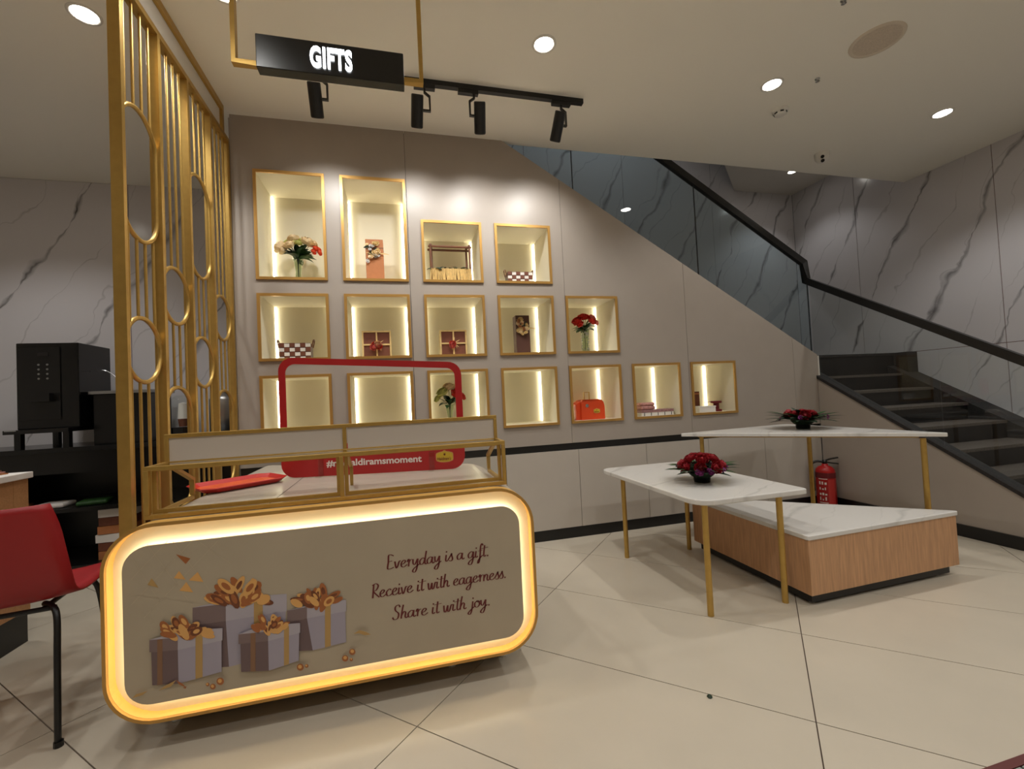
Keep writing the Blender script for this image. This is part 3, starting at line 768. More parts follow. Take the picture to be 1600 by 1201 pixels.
# ================================================================== GLASS DISPLAY CASE ON THE COUNTER
DX0, DX1, DY0, DZ0, DZ1, UY, UZ = -.952, .453, 1.968, .823, 1.022, 2.125, 1.134
t = thing('glass_display_case', (-.25, DY0, DZ0), 'low gold framed glass display case standing on the lit counter', 'display case')
tb = .016
XM = (DX0+DX1)/2
def bar(a, b_, w=tb, name='frame_bar', mm='gold'):
    q = MB(); x0, y0, z0 = [min(p, r) for p, r in zip(a, b_)]; x1, y1, z1 = [max(p, r) for p, r in zip(a, b_)]
    q.box(x0, x1 if x1-x0 > 1e-4 else x0+w, y0, y1 if y1-y0 > 1e-4 else y0+w, z0, z1 if z1-z0 > 1e-4 else z0+w)
    return q.build(name, mm, t, bevel=.0015)
bar((DX0,DY0,DZ0), (DX1,DY0,DZ0)); bar((DX0,DY0,DZ1-tb), (DX1,DY0,DZ1-tb))
for x in (DX0, XM-tb/2, DX1-tb): bar((x,DY0,DZ0+tb), (x,DY0,DZ1-tb))
for xa, xb in ((DX0+tb,XM-tb/2),(XM+tb/2,DX1-tb)):      # sliding sash frames behind the front frame
    s_ = .015; ya, yb = DY0+.026, DY0+.038
    o_ = [(xa,ya,DZ0+tb),(xb,ya,DZ0+tb),(xb,ya,DZ1-tb),(xa,ya,DZ1-tb)]
    i_ = [(xa+s_,ya,DZ0+tb+s_),(xb-s_,ya,DZ0+tb+s_),(xb-s_,ya,DZ1-tb-s_*.4),(xa+s_,ya,DZ1-tb-s_*.4)]
    b = MB(); b.ring(o_, i_, (0,yb-ya,0)); sash = b.build('sash', 'gold', t)
    bx('glass_pane', 'clear', xa+s_, xb-s_, DY0+.030, DY0+.034, DZ0+tb+s_, DZ1-tb-s_*.4, parent=sash)
DYB = 2.35
for x in (DX0, DX1-tb):
    bar((x,DY0+tb,DZ1-tb), (x,UY,DZ1-tb)); bar((x,DY0+tb,DZ0), (x,DYB,DZ0))
    bar((x,UY,DZ1-tb), (x,UY,UZ-tb))
    b = MB(); b.sqtube([(x+tb/2,UY+tb/2,DZ1-.01),(x+tb/2,DYB,DZ0+.09),(x+tb/2,DYB,DZ0+.018)], tb, tb, (1,0,0)); b.build('frame_bar', 'gold', t)
bar((DX0,UY,UZ-tb), (DX1,UY,UZ-tb)); bar((DX0+tb,UY,DZ1-tb), (DX1-tb,UY,DZ1-tb))
bar((XM-.01,UY,DZ1), (XM-.01,UY,UZ-tb))
bx('upper_panel', mat('grey_laminate', (196,186,176), .45), DX0+tb, XM-.01, UY+.006, UY+.012, DZ1, UZ-tb, parent=t)
bx('upper_panel', mat('grey_laminate2', (196,186,176), .45), XM+.01, DX1-tb, UY+.006, UY+.012, DZ1, UZ-tb, parent=t)
bx('top_glass', 'clear', DX0+tb, DX1-tb, DY0+tb, UY, DZ1-.008, DZ1-.003, parent=t)
b = MB(); b.sqtube([(XM,2.33,DZ0),(XM,2.33,DZ0+.09),(XM,UY+.02,DZ1-.01)], .014, .014, (1,0,0)); b.build('middle_strut', 'gold', t)

# ---- red photo frame prop
zb0 = KZ1+.001
def rb(x, z): return Vector((x, 2.644-.207*(x-(-.17)), z))
XA, XB = -.665, .345
t = thing('photo_prop_frame', rb(-.16, zb0), 'large red photo prop frame with white hashtag lettering standing on the counter', 'photo frame')
def topz(x): return 1.508-.074*(x-XA)/(XB-XA)
def rr2(x0, x1, zlo, d, r, n=6):
    P = []
    for sx, lo, a0 in ((x1-r, 0, 0), (x0+r, 0, 90), (x0+r, 1, 180), (x1-r, 1, 270)):
        for k in range(n+1):
            a = math.radians(a0+90*k/n); x = sx+r*math.cos(a)
            z = (zlo+r if lo else topz(sx)-d-r)+r*math.sin(a); P.append(rb(x, z))
    return P
fo, fi = rr2(XA, XB, zb0, 0, .075), rr2(XA+.037, XB-.037, 1.002, .036, .05)
nv = Vector((.207, 1, 0)).normalized()
b = MB(); b.ring(fo, fi, nv*.006); board = b.build('board', 'redboard', t)
ang = math.atan(-.207)
text_mesh('lettering', '#myhaldiramsmoment', .052, 'whitelet', board, rb(-.418, .876)-nv*.0015, rotz=ang, extrude=.0008, offset=.0012, xs=1.13)
def badge(parent, c, ex, nn, w_, h_, name='badge'):
    ez = Vector((0,0,1)); nn = nn.normalized()
    def P(u, v, k): return Vector(c)+ex*u*w_+ez*v*h_-nn*(.0015+.0006*k)
    out = [(-.5,-.22),(-.46,-.36),(-.25,-.47),(0,-.5),(.25,-.47),(.46,-.36),(.5,-.22),(.5,.22),(.46,.34),(.25,.44),(.12,.47),(0,.58),(-.12,.47),(-.25,.44),(-.46,.34),(-.5,.22)]
    b = MB(); b.cur = 0; b.poly([P(u,v,0) for u, v in out])
    b.cur = 1; b.poly([P(u*.9,v*.85,1) for u, v in out])
    b.cur = 2
    for j in range(5):
        a = math.radians(-60+30*j)
        b.poly([P(.02+.10*math.sin(a)-.02, .17+.2*math.cos(a), 2), P(.03, .10, 2), P(-.03, .10, 2)])
    o = b.build(name, [M_['badge0'], M_['badge1'], M_['badge2']], parent)
    return o
M_['badge0'] = mat('badge_edge', (206, 150, 84), .5); M_['badge1'] = mat('badge_yellow', (206, 172, 40), .5); M_['badge2'] = mat('badge_brown', (120, 50, 20), .5)
exb = Vector((1, -.207, 0)).normalized()
bc = rb(.232, .897)
bo = badge(board, bc, exb, nv, .100, .066)
text_mesh('badge_lettering', "Haldiram's", .026, 'badge2', board, bc-exb*.044-Vector((0,0,.020))-nv*.0035, rotz=ang, extrude=.0004, offset=.0003, xs=.72, shear=.25)
for xx in (-.45, .16):
    p = rb(xx, zb0); b = MB()
    b.cbox(p-nv*.02+Vector((0,0,.004)), (.03,.06,.006), Matrix.Rotation(ang, 3, 'Z'))
    b.cbox(p-nv*.004+Vector((0,0,.055)), (.03,.003,.105), Matrix.Rotation(ang, 3, 'Z')); b.build('acrylic_stand', 'acryl', t)

# ---- serving tray
tray = thing('serving_tray', (-.845, 2.635, zb0+.001), 'orange-red plastic serving tray lying in the display case', 'tray', rz=math.radians(38))
def octo(w_, d_, c_): return [(-w_+c_,-d_),(w_-c_,-d_),(w_,-d_+c_),(w_,d_-c_),(w_-c_,d_),(-w_+c_,d_),(-w_,d_-c_),(-w_,-d_+c_)]
o_, i_ = octo(.205,.15,.05), octo(.18,.125,.045)
b = MB(); n = 8
V = [(x,y,0) for x, y in i_]+[(x,y,.022) for x, y in o_]+[(x,y,.025) for x, y in [(x*.985,y*.98) for x, y in o_]]+[(x,y,.005) for x, y in i_]
F = [list(range(n-1,-1,-1)), list(range(3*n,4*n))]
for i in range(n):
    j = (i+1) % n; F += [(i,j,n+j,n+i),(n+i,n+j,2*n+j,2*n+i),(2*n+i,2*n+j,3*n+j,3*n+i)]
b.add(V, F)
me = MB(); me.v, me.f, me.mi = b.v, b.f, b.mi
def build_local(b, name, mats, parent, **kw):
    off = wloc(parent); b.v = [tuple(Vector(v)+off) for v in b.v]; return b.build(name, mats, parent, **kw)
b.mi = [0, 1]+[0]*(len(b.f)-2)
build_local(b, 'tray_body', ['trayrim', 'traypl'], tray)

# ================================================================== TABLES
def leg(parent, x, y, z0, z1, r=.019):
    b = MB(); b.tube([(x,y,z0),(x,y,z1)], r, 16); return b.build('leg', 'gold', parent, smooth=False)
def slab(parent, pts, z, th, name='table_top', m='stone', bevel=.006):
    b = MB(); b.prism([(x,y,z-th) for x, y in pts], (0,0,th)); return b.build(name, m, parent, bevel=bevel)
def rounded(poly, rs, n=6):
    out = []; N = len(poly)
    for i in range(N):
        p, a, c = Vector(poly[i]), Vector(poly[i-1]), Vector(poly[(i+1) % N]); r = rs[i] if isinstance(rs, list) else rs
        d1, d2 = (a-p).normalized(), (c-p).normalized()
        for k in range(n+1):
            t_ = k/n; q = (p+d1*r)*(1-t_)**2 + p*2*t_*(1-t_) + (p+d2*r)*t_**2; out.append((q.x, q.y))
    return out
t = thing('marble_table', (1.82, 2.5, 0), 'rectangular white marble table on four gold legs carrying red roses', 'table')
slab(t, rounded([(1.497,2.03),(2.212,2.03),(2.212,3.23),(1.497,3.23)], [.13,.03,.06,.10]), .62, .03)
for x, y in ((1.565,2.985),(1.56,2.075),(2.035,2.062),(2.077,2.965)): leg(t, x, y, 0, .59, .0165)
t = thing('triangle_display_table', (2.6, 2.3, 0), 'low triangular oak plinth table with white marble top', 'table')
tri = [(2.108,1.957),(3.305,1.985),(2.115,2.985)]
def inset(P, d):
    out = []
    for i in range(3):
        p, a, c = Vector(P[i]), Vector(P[i-1]), Vector(P[(i+1) % 3])
        u, v = (a-p).normalized(), (c-p).normalized(); out.append(p+(u+v)*d/abs(u.cross(v)))
    return [(q.x, q.y) for q in out]
slab(t, rounded(tri, [.02,.045,.03]), .386, .026)
b = MB(); b.prism([(x,y,.062) for x, y in rounded(inset(tri,.006), [.004,.03,.02])], (0,0,.298)); b.build('oak_body', 'oak', t)
b = MB(); b.prism([(x,y,.014) for x, y in rounded(inset(tri,.028), [.004,.02,.02])], (0,0,.048)); b.build('plinth', 'black', t)
for x, y in inset(tri, .06):
    b = MB(); b.lathe([(0,0),(.014,0),(.014,.014)], (x,y,0), 12); b.build('foot', 'white', t)
t = thing('triangle_table', (3.2, 2.9, 0), 'tall triangular white marble table on three gold legs', 'table')
tri2 = [(2.215,3.205),(3.42,2.075),(3.40,3.315)]
slab(t, rounded(tri2, [.03,.03,.06]), .85, .026)
b = MB(); b.prism([(x,y,.812) for x, y in inset(tri2,.06)], (0,0,.012)); b.build('gold_underplate', 'gold', t)
for x, y in ((2.40,3.175),(3.345,2.185),(3.28,2.975)): leg(t, x, y, 0, .812, .0165)

# ================================================================== FLOWERS
def petal_head(r, rings, rnd, flat=.7):
    """a layered rosette: overlapping cupped petals around the axis, unit radius, sitting on z=0"""
    b = MB()
    for ri, (n, rad, top, curl) in enumerate(rings):
        for k in range(n):
            a = 2*math.pi*(k+.5*(ri % 2))/n+rnd.uniform(-.15, .15); w_ = rad*math.sin(math.pi/n)*1.35
            ca, sa = math.cos(a), math.sin(a); V = []; tz = top*rnd.uniform(.92, 1.06)
            for (u, z, ww) in ((.28,-.10,.35),(.86,.16*top,.95),(1.0,.62*top,1.0),(1.0+curl,.95*tz,.75),(1.02+curl*1.6,1.02*tz,.3)):
                for s_ in (-1, 0, 1):
                    rr = rad*u*(1 if s_ == 0 else .90); V.append(((rr*ca-s_*w_*ww*sa)*r, (rr*sa+s_*w_*ww*ca)*r, z*r))
            F = []
            for i in range(4):
                q = 3*i; F += [(q,q+1,q+4,q+3),(q+1,q+2,q+5,q+4)]
            b.add(V, F)
    b.add([(q*r*math.cos(i*math.pi/3), q*r*math.sin(i*math.pi/3), z*r) for z, q in ((-.12,.15),(.2,.62),(.85,.3)) for i in range(6)],
          [(j*6+i, j*6+(i+1) % 6, j*6+6+(i+1) % 6, j*6+6+i) for j in range(2) for i in range(6)]+[list(range(12,18)), [5,4,3,2,1,0]])
    return b
ROSE = [(5,1.0,.72,.12),(5,.82,.92,.02),(5,.60,1.05,-.08),(4,.38,1.12,-.15)]
DAISY = [(7,1.0,.42,.25),(6,.66,.6,.1)]
def mesh_of(b, name, m):
    me = bpy.data.meshes.new(name); me.from_pydata(b.v, [], b.f); me.materials.append(M_[m]); me.update(); return me
rnd = random.Random(3)
FLM = {}
for k_ in ('straw','kraft','rose','cream','coral','pink','redfl','purple','yellowgr','paper'):
    FLM[k_] = mesh_of(petal_head(1, ROSE, rnd), k_+'_rose', k_)
    FLM[k_+'_d'] = mesh_of(petal_head(1, DAISY, rnd), k_+'_bloom', k_)
def leafmesh(m, w_=.16, droop=.25, name='leaf'):
    b = MB(); V = []; n = 6
    for i in range(n+1):
        u = i/n; hw = w_*math.sin(math.pi*min(1, u*.96+.04))**.8; z = .12*math.sin(u*2.2)-droop*u*u
        V += [(u, -hw, z+.25*hw), (u, 0, z), (u, hw, z+.25*hw)]
    F = []
    for i in range(n):
        a = 3*i; F += [(a,a+3,a+4,a+1),(a+1,a+4,a+5,a+2)]
    b.add(V, F); return mesh_of(b, name, m)
LF = {'g': leafmesh('green'), 'd': leafmesh('dkgreen'), 'n': leafmesh('dkgreen', .075, .10), 'ng': leafmesh('green', .07, .08), 'p': leafmesh('straw', .05, .1)}
def put(me, name, parent, loc, rot, s):
    o = bpy.data.objects.new(name, me); C.objects.link(o); o.parent = parent; o.location = loc
    o.rotation_euler = rot; o.scale = (s, s, s) if not isinstance(s, tuple) else s; return o
def aim(v): return Vector(v).to_track_quat('Z', 'Y').to_euler()
def centrepiece(x, y, z, label, R, seed, low=False):
    t = thing('flower_centrepiece', (x, y, z), label, 'flowers'); rn = random.Random(seed)
    b = MB(); b.lathe([(0,0),(.048,0),(.054,.05),(.06,.058),(.055,.058),(.045,.05),(0,.048)], (x,y,z), 20); b.build('bowl', 'bowl', t, smooth=True)
    b = MB()
    b.lathe([(0,.03),(.06,.035),(.085,.06),(.075,.10),(.045,.125),(0,.13)], (x,y,z), 14); b.build('foliage_mound', 'dkgreen', t)
    for i in range(44):
        a = 2*math.pi*i/44+rn.uniform(-.08,.08); el = rn.uniform(-.02,.30)
        L_ = R*rn.uniform(.95,1.22)
        put(LF['n' if i % 3 else 'ng'], 'leaf', t, (.035*math.cos(a),.035*math.sin(a),rn.uniform(.05,.075)), (0,-el,a), (L_,L_*1.5,L_*.6))
    for i in range(16):
        a = rn.uniform(0, 6.28); el = rn.uniform(.3,1.0); L_ = R*rn.uniform(.45,.7)
        put(LF['d'], 'leaf', t, (.02*math.cos(a),.02*math.sin(a),.07), (0,-el,a), L_)
    hs = [(0,.0,1.5)]
    for i in range(5): hs.append((2*math.pi*i/5+.4, .055, 1.0))
    for i in range(8): hs.append((2*math.pi*i/8+.1, .096, .35))
    for a, rr, el in hs:
        if low and rr > .09 and rn.random() < .6: continue
        if low: rr *= .8
        hx, hy = rr*math.cos(a)*R/.15, rr*math.sin(a)*R/.15; hz = (.165 if rr < .01 else .15 if rr < .08 else .112)*(.8 if low else 1)
        put(FLM['rose'], 'rose', t, (hx,hy,hz-.012), aim((math.cos(a)*math.cos(el), math.sin(a)*math.cos(el), math.sin(el))), rn.uniform(.030,.036))
    for i in range(16):
        a = rn.uniform(0, 6.28); rr = rn.uniform(.105,.13)*R/.15
        if low and i % 2: continue
        put(FLM['purple_d'], 'purple_bloom', t, (rr*math.cos(a),rr*math.sin(a),rn.uniform(.07,.10)), aim((math.cos(a),math.sin(a),.5)), rn.uniform(.010,.015))
    return t
centrepiece(1.845, 2.46, .62, 'red rose and purple flower centrepiece on the front marble table', .175, 11)
centrepiece(3.137, 2.891, .85, 'red rose centrepiece on the tall triangular table by the stairs', .215, 23, True)

# ================================================================== NICHE CONTENTS
def nz(r): return ROWS[r][0]+.0165
def bouquet(x, y, z, label, vh, vr, heads, seed, spread, vtop=None, pattern=False):
    t = thing('flower_vase', (x, y, z), label, 'vase', 'glass vases of artificial flowers in the niches'); rn = random.Random(seed); vt = vtop or vr
    pr = [(0,.002),(vr*.75,.0),(vr*.8,vh*.1),(vr*.72,vh*.5),(vt*.95,vh*.92),(vt*1.12,vh),(vt*1.05,vh),(vt*.88,vh*.9),(vr*.62,vh*.5),(vr*.68,vh*.12),(0,vh*.06)]
    b = MB(); b.lathe(pr, (x,y,z), 20); b.build('vase', 'vase', t, smooth=True)
    if pattern:
        b = MB(); rn2 = random.Random(5)
        for i in range(60):
            a = rn2.uniform(0, 6.28); zz = z+rn2.uniform(.06,.9)*vh; q = Matrix.Rotation(a, 3, 'Z')
            b.cbox(Vector((x,y,zz))+q@Vector((vr*.86,0,0)), (.003,.010,.012), q)
        b.build('cut_facet', 'silver', t)
    top = z+vh
    for k, (dx, dz, dy, m_, s_) in enumerate(heads):
        b = MB(); b.tube(catmull([(x,y,z+.02),(x+dx*.08,y+dy*.08,top),(x+dx*.7,y+dy*.7,top+dz*.7),(x+dx,y+dy,top+dz)], 3), .0022, 5)
        b.build('stem', 'dkgreen', t)
        put(FLM[m_], 'bloom', t, (dx,dy,vh+dz-.45*s_), aim((dx*2.2, -.09+dy, .09+dz)), s_)
    for i in range(30):
        a = rn.uniform(0, 6.28); el = rn.uniform(-.1,1.0); L_ = spread*rn.uniform(.55,.95)
        put(LF['g' if i % 2 else 'd'], 'leaf', t, (.012*math.cos(a),.012*math.sin(a),vh+rn.uniform(-.01,.03)), (0,-el,a), (L_,L_*1.5,L_))
    return t
bouquet(-.735, 3.74, nz(1), 'glass vase of cream roses and coral flowers in the top niche', .20, .030,
        [(-.115,.10,.0,'cream',.046),(-.03,.17,.02,'cream',.040),(-.04,.095,-.05,'cream',.040),(.07,.13,-.02,'cream',.050),(.03,.16,.05,'yellowgr',.035),(.125,.085,-.02,'coral',.026),(.15,.06,.0,'coral',.024),(.115,.05,-.04,'coral',.022),(.145,.09,.02,'coral',.022),(-.085,.06,-.03,'cream',.034),(.015,.11,-.05,'yellowgr',.03),(-.075,.14,.03,'yellowgr',.028),(.10,.14,.03,'cream',.036)], 2, .14, .036)
bouquet(1.66, 3.74, nz(2), 'cut glass vase of scarlet flowers in the middle row niche', .215, .042,
        [(-.07,.085,-.02,'redfl',.044),(-.01,.12,.0,'redfl',.044),(.045,.075,-.05,'redfl',.036),(.085,.12,.02,'pink',.034),(.10,.075,-.01,'pink',.030),(.03,.13,.03,'redfl',.034),(-.06,.05,-.05,'redfl',.03)], 4, .12, .04, True)
bouquet(.40, 3.74, nz(3), 'glass vase of cream and red flowers behind the red frame', .20, .030,
        [(-.05,.11,-.02,'yellowgr',.045),(.0,.15,.0,'cream',.045),(.05,.09,-.03,'redfl',.05),(.10,.07,.0,'redfl',.032),(-.09,.06,0,'yellowgr',.03),(.03,.14,.04,'cream',.035)], 6, .11, .038)
def tall_box(x, z, w_, h, m_, label, fl, seed):
    t = thing('gift_box', (x, 3.74, z), label, 'gift box'); rn = random.Random(seed)
    bx('box', m_, x-w_/2, x+w_/2, 3.70, 3.80, z, z+h, parent=t, bevel=.003)
    b = MB(); b.box(x-w_/2-.0015, x+w_/2+.0015, 3.698, 3.802, z+h*.80, z+h*.81); b.build('lid_edge', 'dkbrown', t)
    for i in range(22):
        fx, fz = rn.uniform(-.42,.30)*w_, h*rn.uniform(.58,.92)-(.10*h if i > 16 else 0)
        put(FLM[fl[i % len(fl)]+'_d'], 'bloom', t, (fx, -.044-rn.uniform(0,.012), fz), aim((rn.uniform(-.6,.6), -1, rn.uniform(-.4,.8))), rn.uniform(.010,.017))
    for i in range(16):
        put(LF['p' if i % 3 == 0 else 'd'], 'leaf', t, (rn.uniform(-.2,.15)*w_, -.046, h*rn.uniform(.6,.85)), (math.pi/2, -rn.uniform(-.8,3.9), 0), rn.uniform(.03,.06))
    put(LF['p'], 'leaf', t, (.02,-.047,h*.68), (math.pi/2, .1, 0), .10)
    return t
tall_box(-.155, nz(1), .138, .365, 'kraft', 'tall kraft gift box with dried flowers in the top niche', ['paper','cream','straw'], 3)
tall_box(1.062, nz(2), .125, .345, 'dkbrown', 'tall dark brown gift box with dried flower trim', ['straw','cream','kraft'], 8)
def quad_box(x, z, label, fl, seed):
    t = thing('gift_box', (x, 3.74, z), label, 'gift box', 'square brown gift boxes with flower bows'); rn = random.Random(seed); w_, h = .225, .222
    bx('box', 'brownbox', x-w_/2+.006, x+w_/2-.006, 3.705, 3.775, z, z+h-.006, parent=t)
    L = lambda a, y: [(x-w_/2+a,y,z+a*.2),(x+w_/2-a,y,z+a*.2),(x+w_/2-a,y,z+h-a),(x-w_/2+a,y,z+h-a)]
    b = MB(); b.ring(L(0,3.698), L(.012,3.698), (0,.08,0)); b.build('bamboo_frame', 'straw', t)
    bx('ribbon', 'straw', x-.006, x+.006, 3.696, 3.705, z+.01, z+h-.01, parent=t); bx('ribbon', 'straw', x-w_/2+.01, x+w_/2-.01, 3.697, 3.705, z+h*.5-.006, z+h*.5+.006, parent=t)
    for i in range(5):
        a = rn.uniform(0, 6.28); rr = rn.uniform(0,.03)
        put(FLM[fl[i % len(fl)]], 'bloom', t, (rr*math.cos(a)-.008, -.05, h*.5+rr*math.sin(a)-.005), aim((rr*math.cos(a)*10,-1,rr*math.sin(a)*10)), rn.uniform(.016,.026))
    for i in range(6): put(LF['p'], 'leaf', t, (0,-.05,h*.5), (math.pi/2, rn.uniform(0,6.28), 0), rn.uniform(.045,.07))
    return t
quad_box(-.166, nz(2), 'square brown gift box tied with a pink flower', ['pink','redfl','cream'], 5)
quad_box(.452, nz(2), 'square brown gift box tied with a coral flower', ['coral','pink','redfl'], 9)
def woven(x, z, w_, h, label, handles):
    t = thing('woven_basket', (x, 3.74, z), label, 'basket', 'woven checked baskets in the niches')
    bx('core', 'dkbrown', x-w_/2+.002, x+w_/2-.002, 3.692, 3.798, z, z+h-.003, parent=t)
    nx, nzr = 6, 4; cw, chh = w_/nx, h/nzr
    for i in range(nx):
        for j in range(nzr):
            white = (i+j) % 2 == 0
            bx('woven_strip', 'paper' if white else 'brownbox', x-w_/2+i*cw+.001, x-w_/2+(i+1)*cw-.001, 3.686 if white else 3.689, 3.692, z+j*chh+.001, z+(j+1)*chh-.001-(.006 if white else 0), parent=t)
    for s_ in (-1, 1):
        xx = x+s_*(w_/2+.004)
        b = MB(); b.tube(catmull([(xx,3.715,z+h*.75),(xx+s_*.012,3.72,z+h*1.15),(xx+s_*.012,3.765,z+h*1.15),(xx,3.77,z+h*.75)], 5), .005, 6); b.build('handle', 'rod', t)
    return t
woven(1.06, nz(4), .225, .125, 'brown and white checked woven tray in the top row niche', True)
woven(-.77, nz(2), .225, .135, 'brown and white woven basket in the middle row niche', True)
# raffia hamper
x, z = .458, nz(4)
t = thing('raffia_hamper', (x, 3.74, z), 'raffia fringed hamper with a bamboo handle frame', 'hamper')
for sx in (-1, 1):
    b = MB(); b.tube([(x+sx*.165,3.70,z),(x+sx*.165,3.70,z+.345)], .009, 8); b.build('upright', 'rod', t)
    b = MB(); b.tube([(x+sx*.150,3.79,z),(x+sx*.150,3.79,z+.345)], .009, 8); b.build('upright', 'rod', t)
    b = MB(); b.tube([(x+sx*.160,3.685,z+.335),(x+sx*.150,3.81,z+.335)], .008, 8); b.build('crossbar', 'rod', t)
for yy in (3.70, 3.79):
    b = MB(); b.tube([(x-.182,yy,z+.325),(x+.182,yy,z+.325)], .010, 8); b.build('crossbar', 'rod', t)
bx('tray', 'brownbox', x-.155, x+.155, 3.705, 3.785, z, z+.12, parent=t)
rn = random.Random(4); b = MB()
for i in range(70):
    xx = x-.168+.336*i/69; w_ = .004; top = z+.135; zb = z+.006+rn.uniform(0,.012); lean = rn.uniform(-.014,.014); yy = 3.688-rn.uniform(0,.008)
    b.add([(xx-w_,yy,top),(xx+w_,yy,top),(xx+w_+lean,yy-.012,zb),(xx-w_+lean,yy-.012,zb),(xx,yy-.006,top),(xx+lean,yy-.018,zb)], [(0,4,5,3),(4,1,2,5)])
b.build('raffia_fringe', 'straw', t, kind='stuff')
for i in range(22): put(LF['d' if i % 3 else 'g'], 'garland_leaf', t, (-.165+.33*i/21, -.058, .135+rn.uniform(-.008,.01)), (rn.uniform(-1,1), rn.uniform(-.6,.4), rn.uniform(-.5,3.6)), rn.uniform(.045,.065))
# orange gift case
x, z = 1.655, nz(3)
t = thing('gift_case', (x, 3.74, z), 'glossy orange domed gift case with a handle', 'gift case')
pr = [(-.11,0),(.115,0),(.115,.13),(.10,.165),(.07,.18),(-.085,.18),(-.11,.165)]
b = MB(); b.prism([(x+.01+u,3.66,z+v) for u, v in rounded(pr, [.006,.006,.03,.02,.02,.02,.02], 3)], (0,.14,0)); b.build('body', 'orange', t)
b = MB(); b.prism([(x-.145+u,3.68,z+v) for u, v in ((0,0),(.07,0),(.07,.155),(.04,.165),(0,.14))], (0,.12,0)); b.build('side_pocket', 'orange', t, bevel=.004)
b = MB(); b.sqtube([(x-.04,3.73,z+.178),(x-.04,3.73,z+.245),(x+.01,3.73,z+.245),(x+.01,3.73,z+.178)], .008, .010, (0,1,0)); b.build('handle', 'gold', t)
b = MB(); b.lathe([(0,.004),(.012,.004),(.016,0)], (x-.045,3.6585,z+.125), 12, 'y'); b.build('clasp', 'silver', t)
bc = Vector((x+.045,3.6585,z+.075)); badge(t, bc, Vector((1,0,0)), Vector((0,1,0)), .062, .042)
text_mesh('badge_lettering', "Haldiram's", .015, 'badge2', t, bc+Vector((-.026,-.0035,-.012)), extrude=.0003, offset=.0002, xs=.74, shear=.25)
# pink packages
x, z = 2.26, nz(3)
M_['patt'] = mat('patterned_paper', (196, 140, 130), .6, noise=.35, scale=60); M_['patt2'] = mat('patterned_paper_mauve', (150, 110, 110), .6, noise=.4, scale=80)
t = thing('gift_box', (x+.02, 3.70, z), 'long low box with pink patterned lid and black slots', 'gift box')
bx('base', 'paper', x-.13, x+.20, 3.63, 3.76, z, z+.032, parent=t); bx('lid', 'patt2', x-.132, x+.202, 3.628, 3.762, z+.032, z+.056, parent=t)
for i in range(5): bx('slot', 'black', x-.105+i*.07, x-.099+i*.07, 3.6285, 3.63, z+.002, z+.03, parent=t)
t = thing('gift_parcel', (x-.05, 3.72, z+.057), 'pink wrapped parcel on the long patterned box', 'parcel')
b = MB(); b.cbox((x-.05,3.70,z+.0745), (.16,.10,.035), Matrix.Rotation(.1,3,'Z')); b.build('lower_pack', 'patt', t, bevel=.012)
b = MB(); b.cbox((x-.045,3.70,z+.108), (.15,.09,.03), Matrix.Rotation(-.12,3,'Z')); b.build('upper_pack', 'patt', t, bevel=.012)
t = thing('thin_wand', (x-.09, 3.86, z), 'two thin white sticks standing in the pink package niche', 'sticks')
for dx in (0, .022):
    b = MB(); b.tube([(x-.09+dx,3.86,z),(x-.09+dx,3.86,z+.20)], .003, 6); b.build('stick', 'paper', t)
# right-most niche
x, z = 2.86, nz(3)
t = thing('gift_box', (x-.03, 3.70, z), 'flat white gift box at the maroon spool', 'gift box')
bx('box', 'paper', x-.11, x+.07, 3.64, 3.76, z, z+.045, parent=t, bevel=.003); bx('lid', 'white', x-.112, x+.072, 3.638, 3.762, z+.045, z+.058, parent=t)
t = thing('ribbon_spool', (x+.125, 3.70, z), 'maroon ribbon spool in the rightmost niche', 'spool')
b = MB(); b.lathe([(0,0),(.05,0),(.05,.018),(.026,.022),(.026,.078),(.05,.082),(.05,.10),(0,.10)], (x+.125,3.70,z), 20); b.build('spool', 'maroon', t)
bx('ribbon_end', 'maroon', x+.0, x+.10, 3.69, 3.71, z+.092, z+.0955, parent=t)
t = thing('gift_box', (x-.022, 3.85, z), 'upright brown patterned box at the back of the rightmost niche', 'gift box')
bx('box', 'brownbox', x-.07, x+.025, 3.81, 3.89, z, z+.20, parent=t); bx('band', 'kraft', x-.0705, x+.0255, 3.8095, 3.8905, z+.17, z+.185, parent=t)
t = thing('paper_stack', (x+.13, 3.85, z), 'small stack of cream cards behind the maroon spool', 'paper')
for i in range(4):
    b = MB(); b.cbox((x+.13+.008*i,3.86,z+.006+.012*i), (.11-.01*i,.10,.010), Matrix.Rotation(.2*i-.2,3,'Z')); b.build('card', 'cream', t)

# ================================================================== FIRE EXTINGUISHER
x, y = 3.955, 3.435
t = thing('fire_extinguisher', (x, y, 0), 'red fire extinguisher standing in the corner by the stairs', 'extinguisher')
b = MB(); b.lathe([(0,.012),(.074,.012),(.082,.02),(.082,.345),(.076,.375),(.055,.398),(.026,.408),(.026,.425),(0,.425)], (x,y,0), 28); cy = b.build('cylinder', 'extred', t, smooth=True)
b = MB(); b.lathe([(.0,0),(.079,0),(.079,.014),(.06,.016),(0,.016)], (x,y,0), 28); b.build('base_ring', 'black', t)
b = MB(); b.lathe([(.0823,.295),(.0826,.296),(.0826,.345),(.0823,.346)], (x,y,0), 28); b.build('dark_band', 'maroon', cy)
fd = Vector((-x,-y,0)).normalized(); a0 = math.atan2(fd.y, fd.x)
def cyl_patch(b, a1, a2, z0, z1, r, n=6):
    V = [(x+r*math.cos(a1+(a2-a1)*i/n), y+r*math.sin(a1+(a2-a1)*i/n), z) for z in (z0, z1) for i in range(n+1)]
    b.add(V, [(i,i+1,n+2+i,n+1+i) for i in range(n)])
b = MB(); cyl_patch(b, a0-.75, a0+.15, .285, .292, .0828); b.build('label_line', 'whitelet', cy)
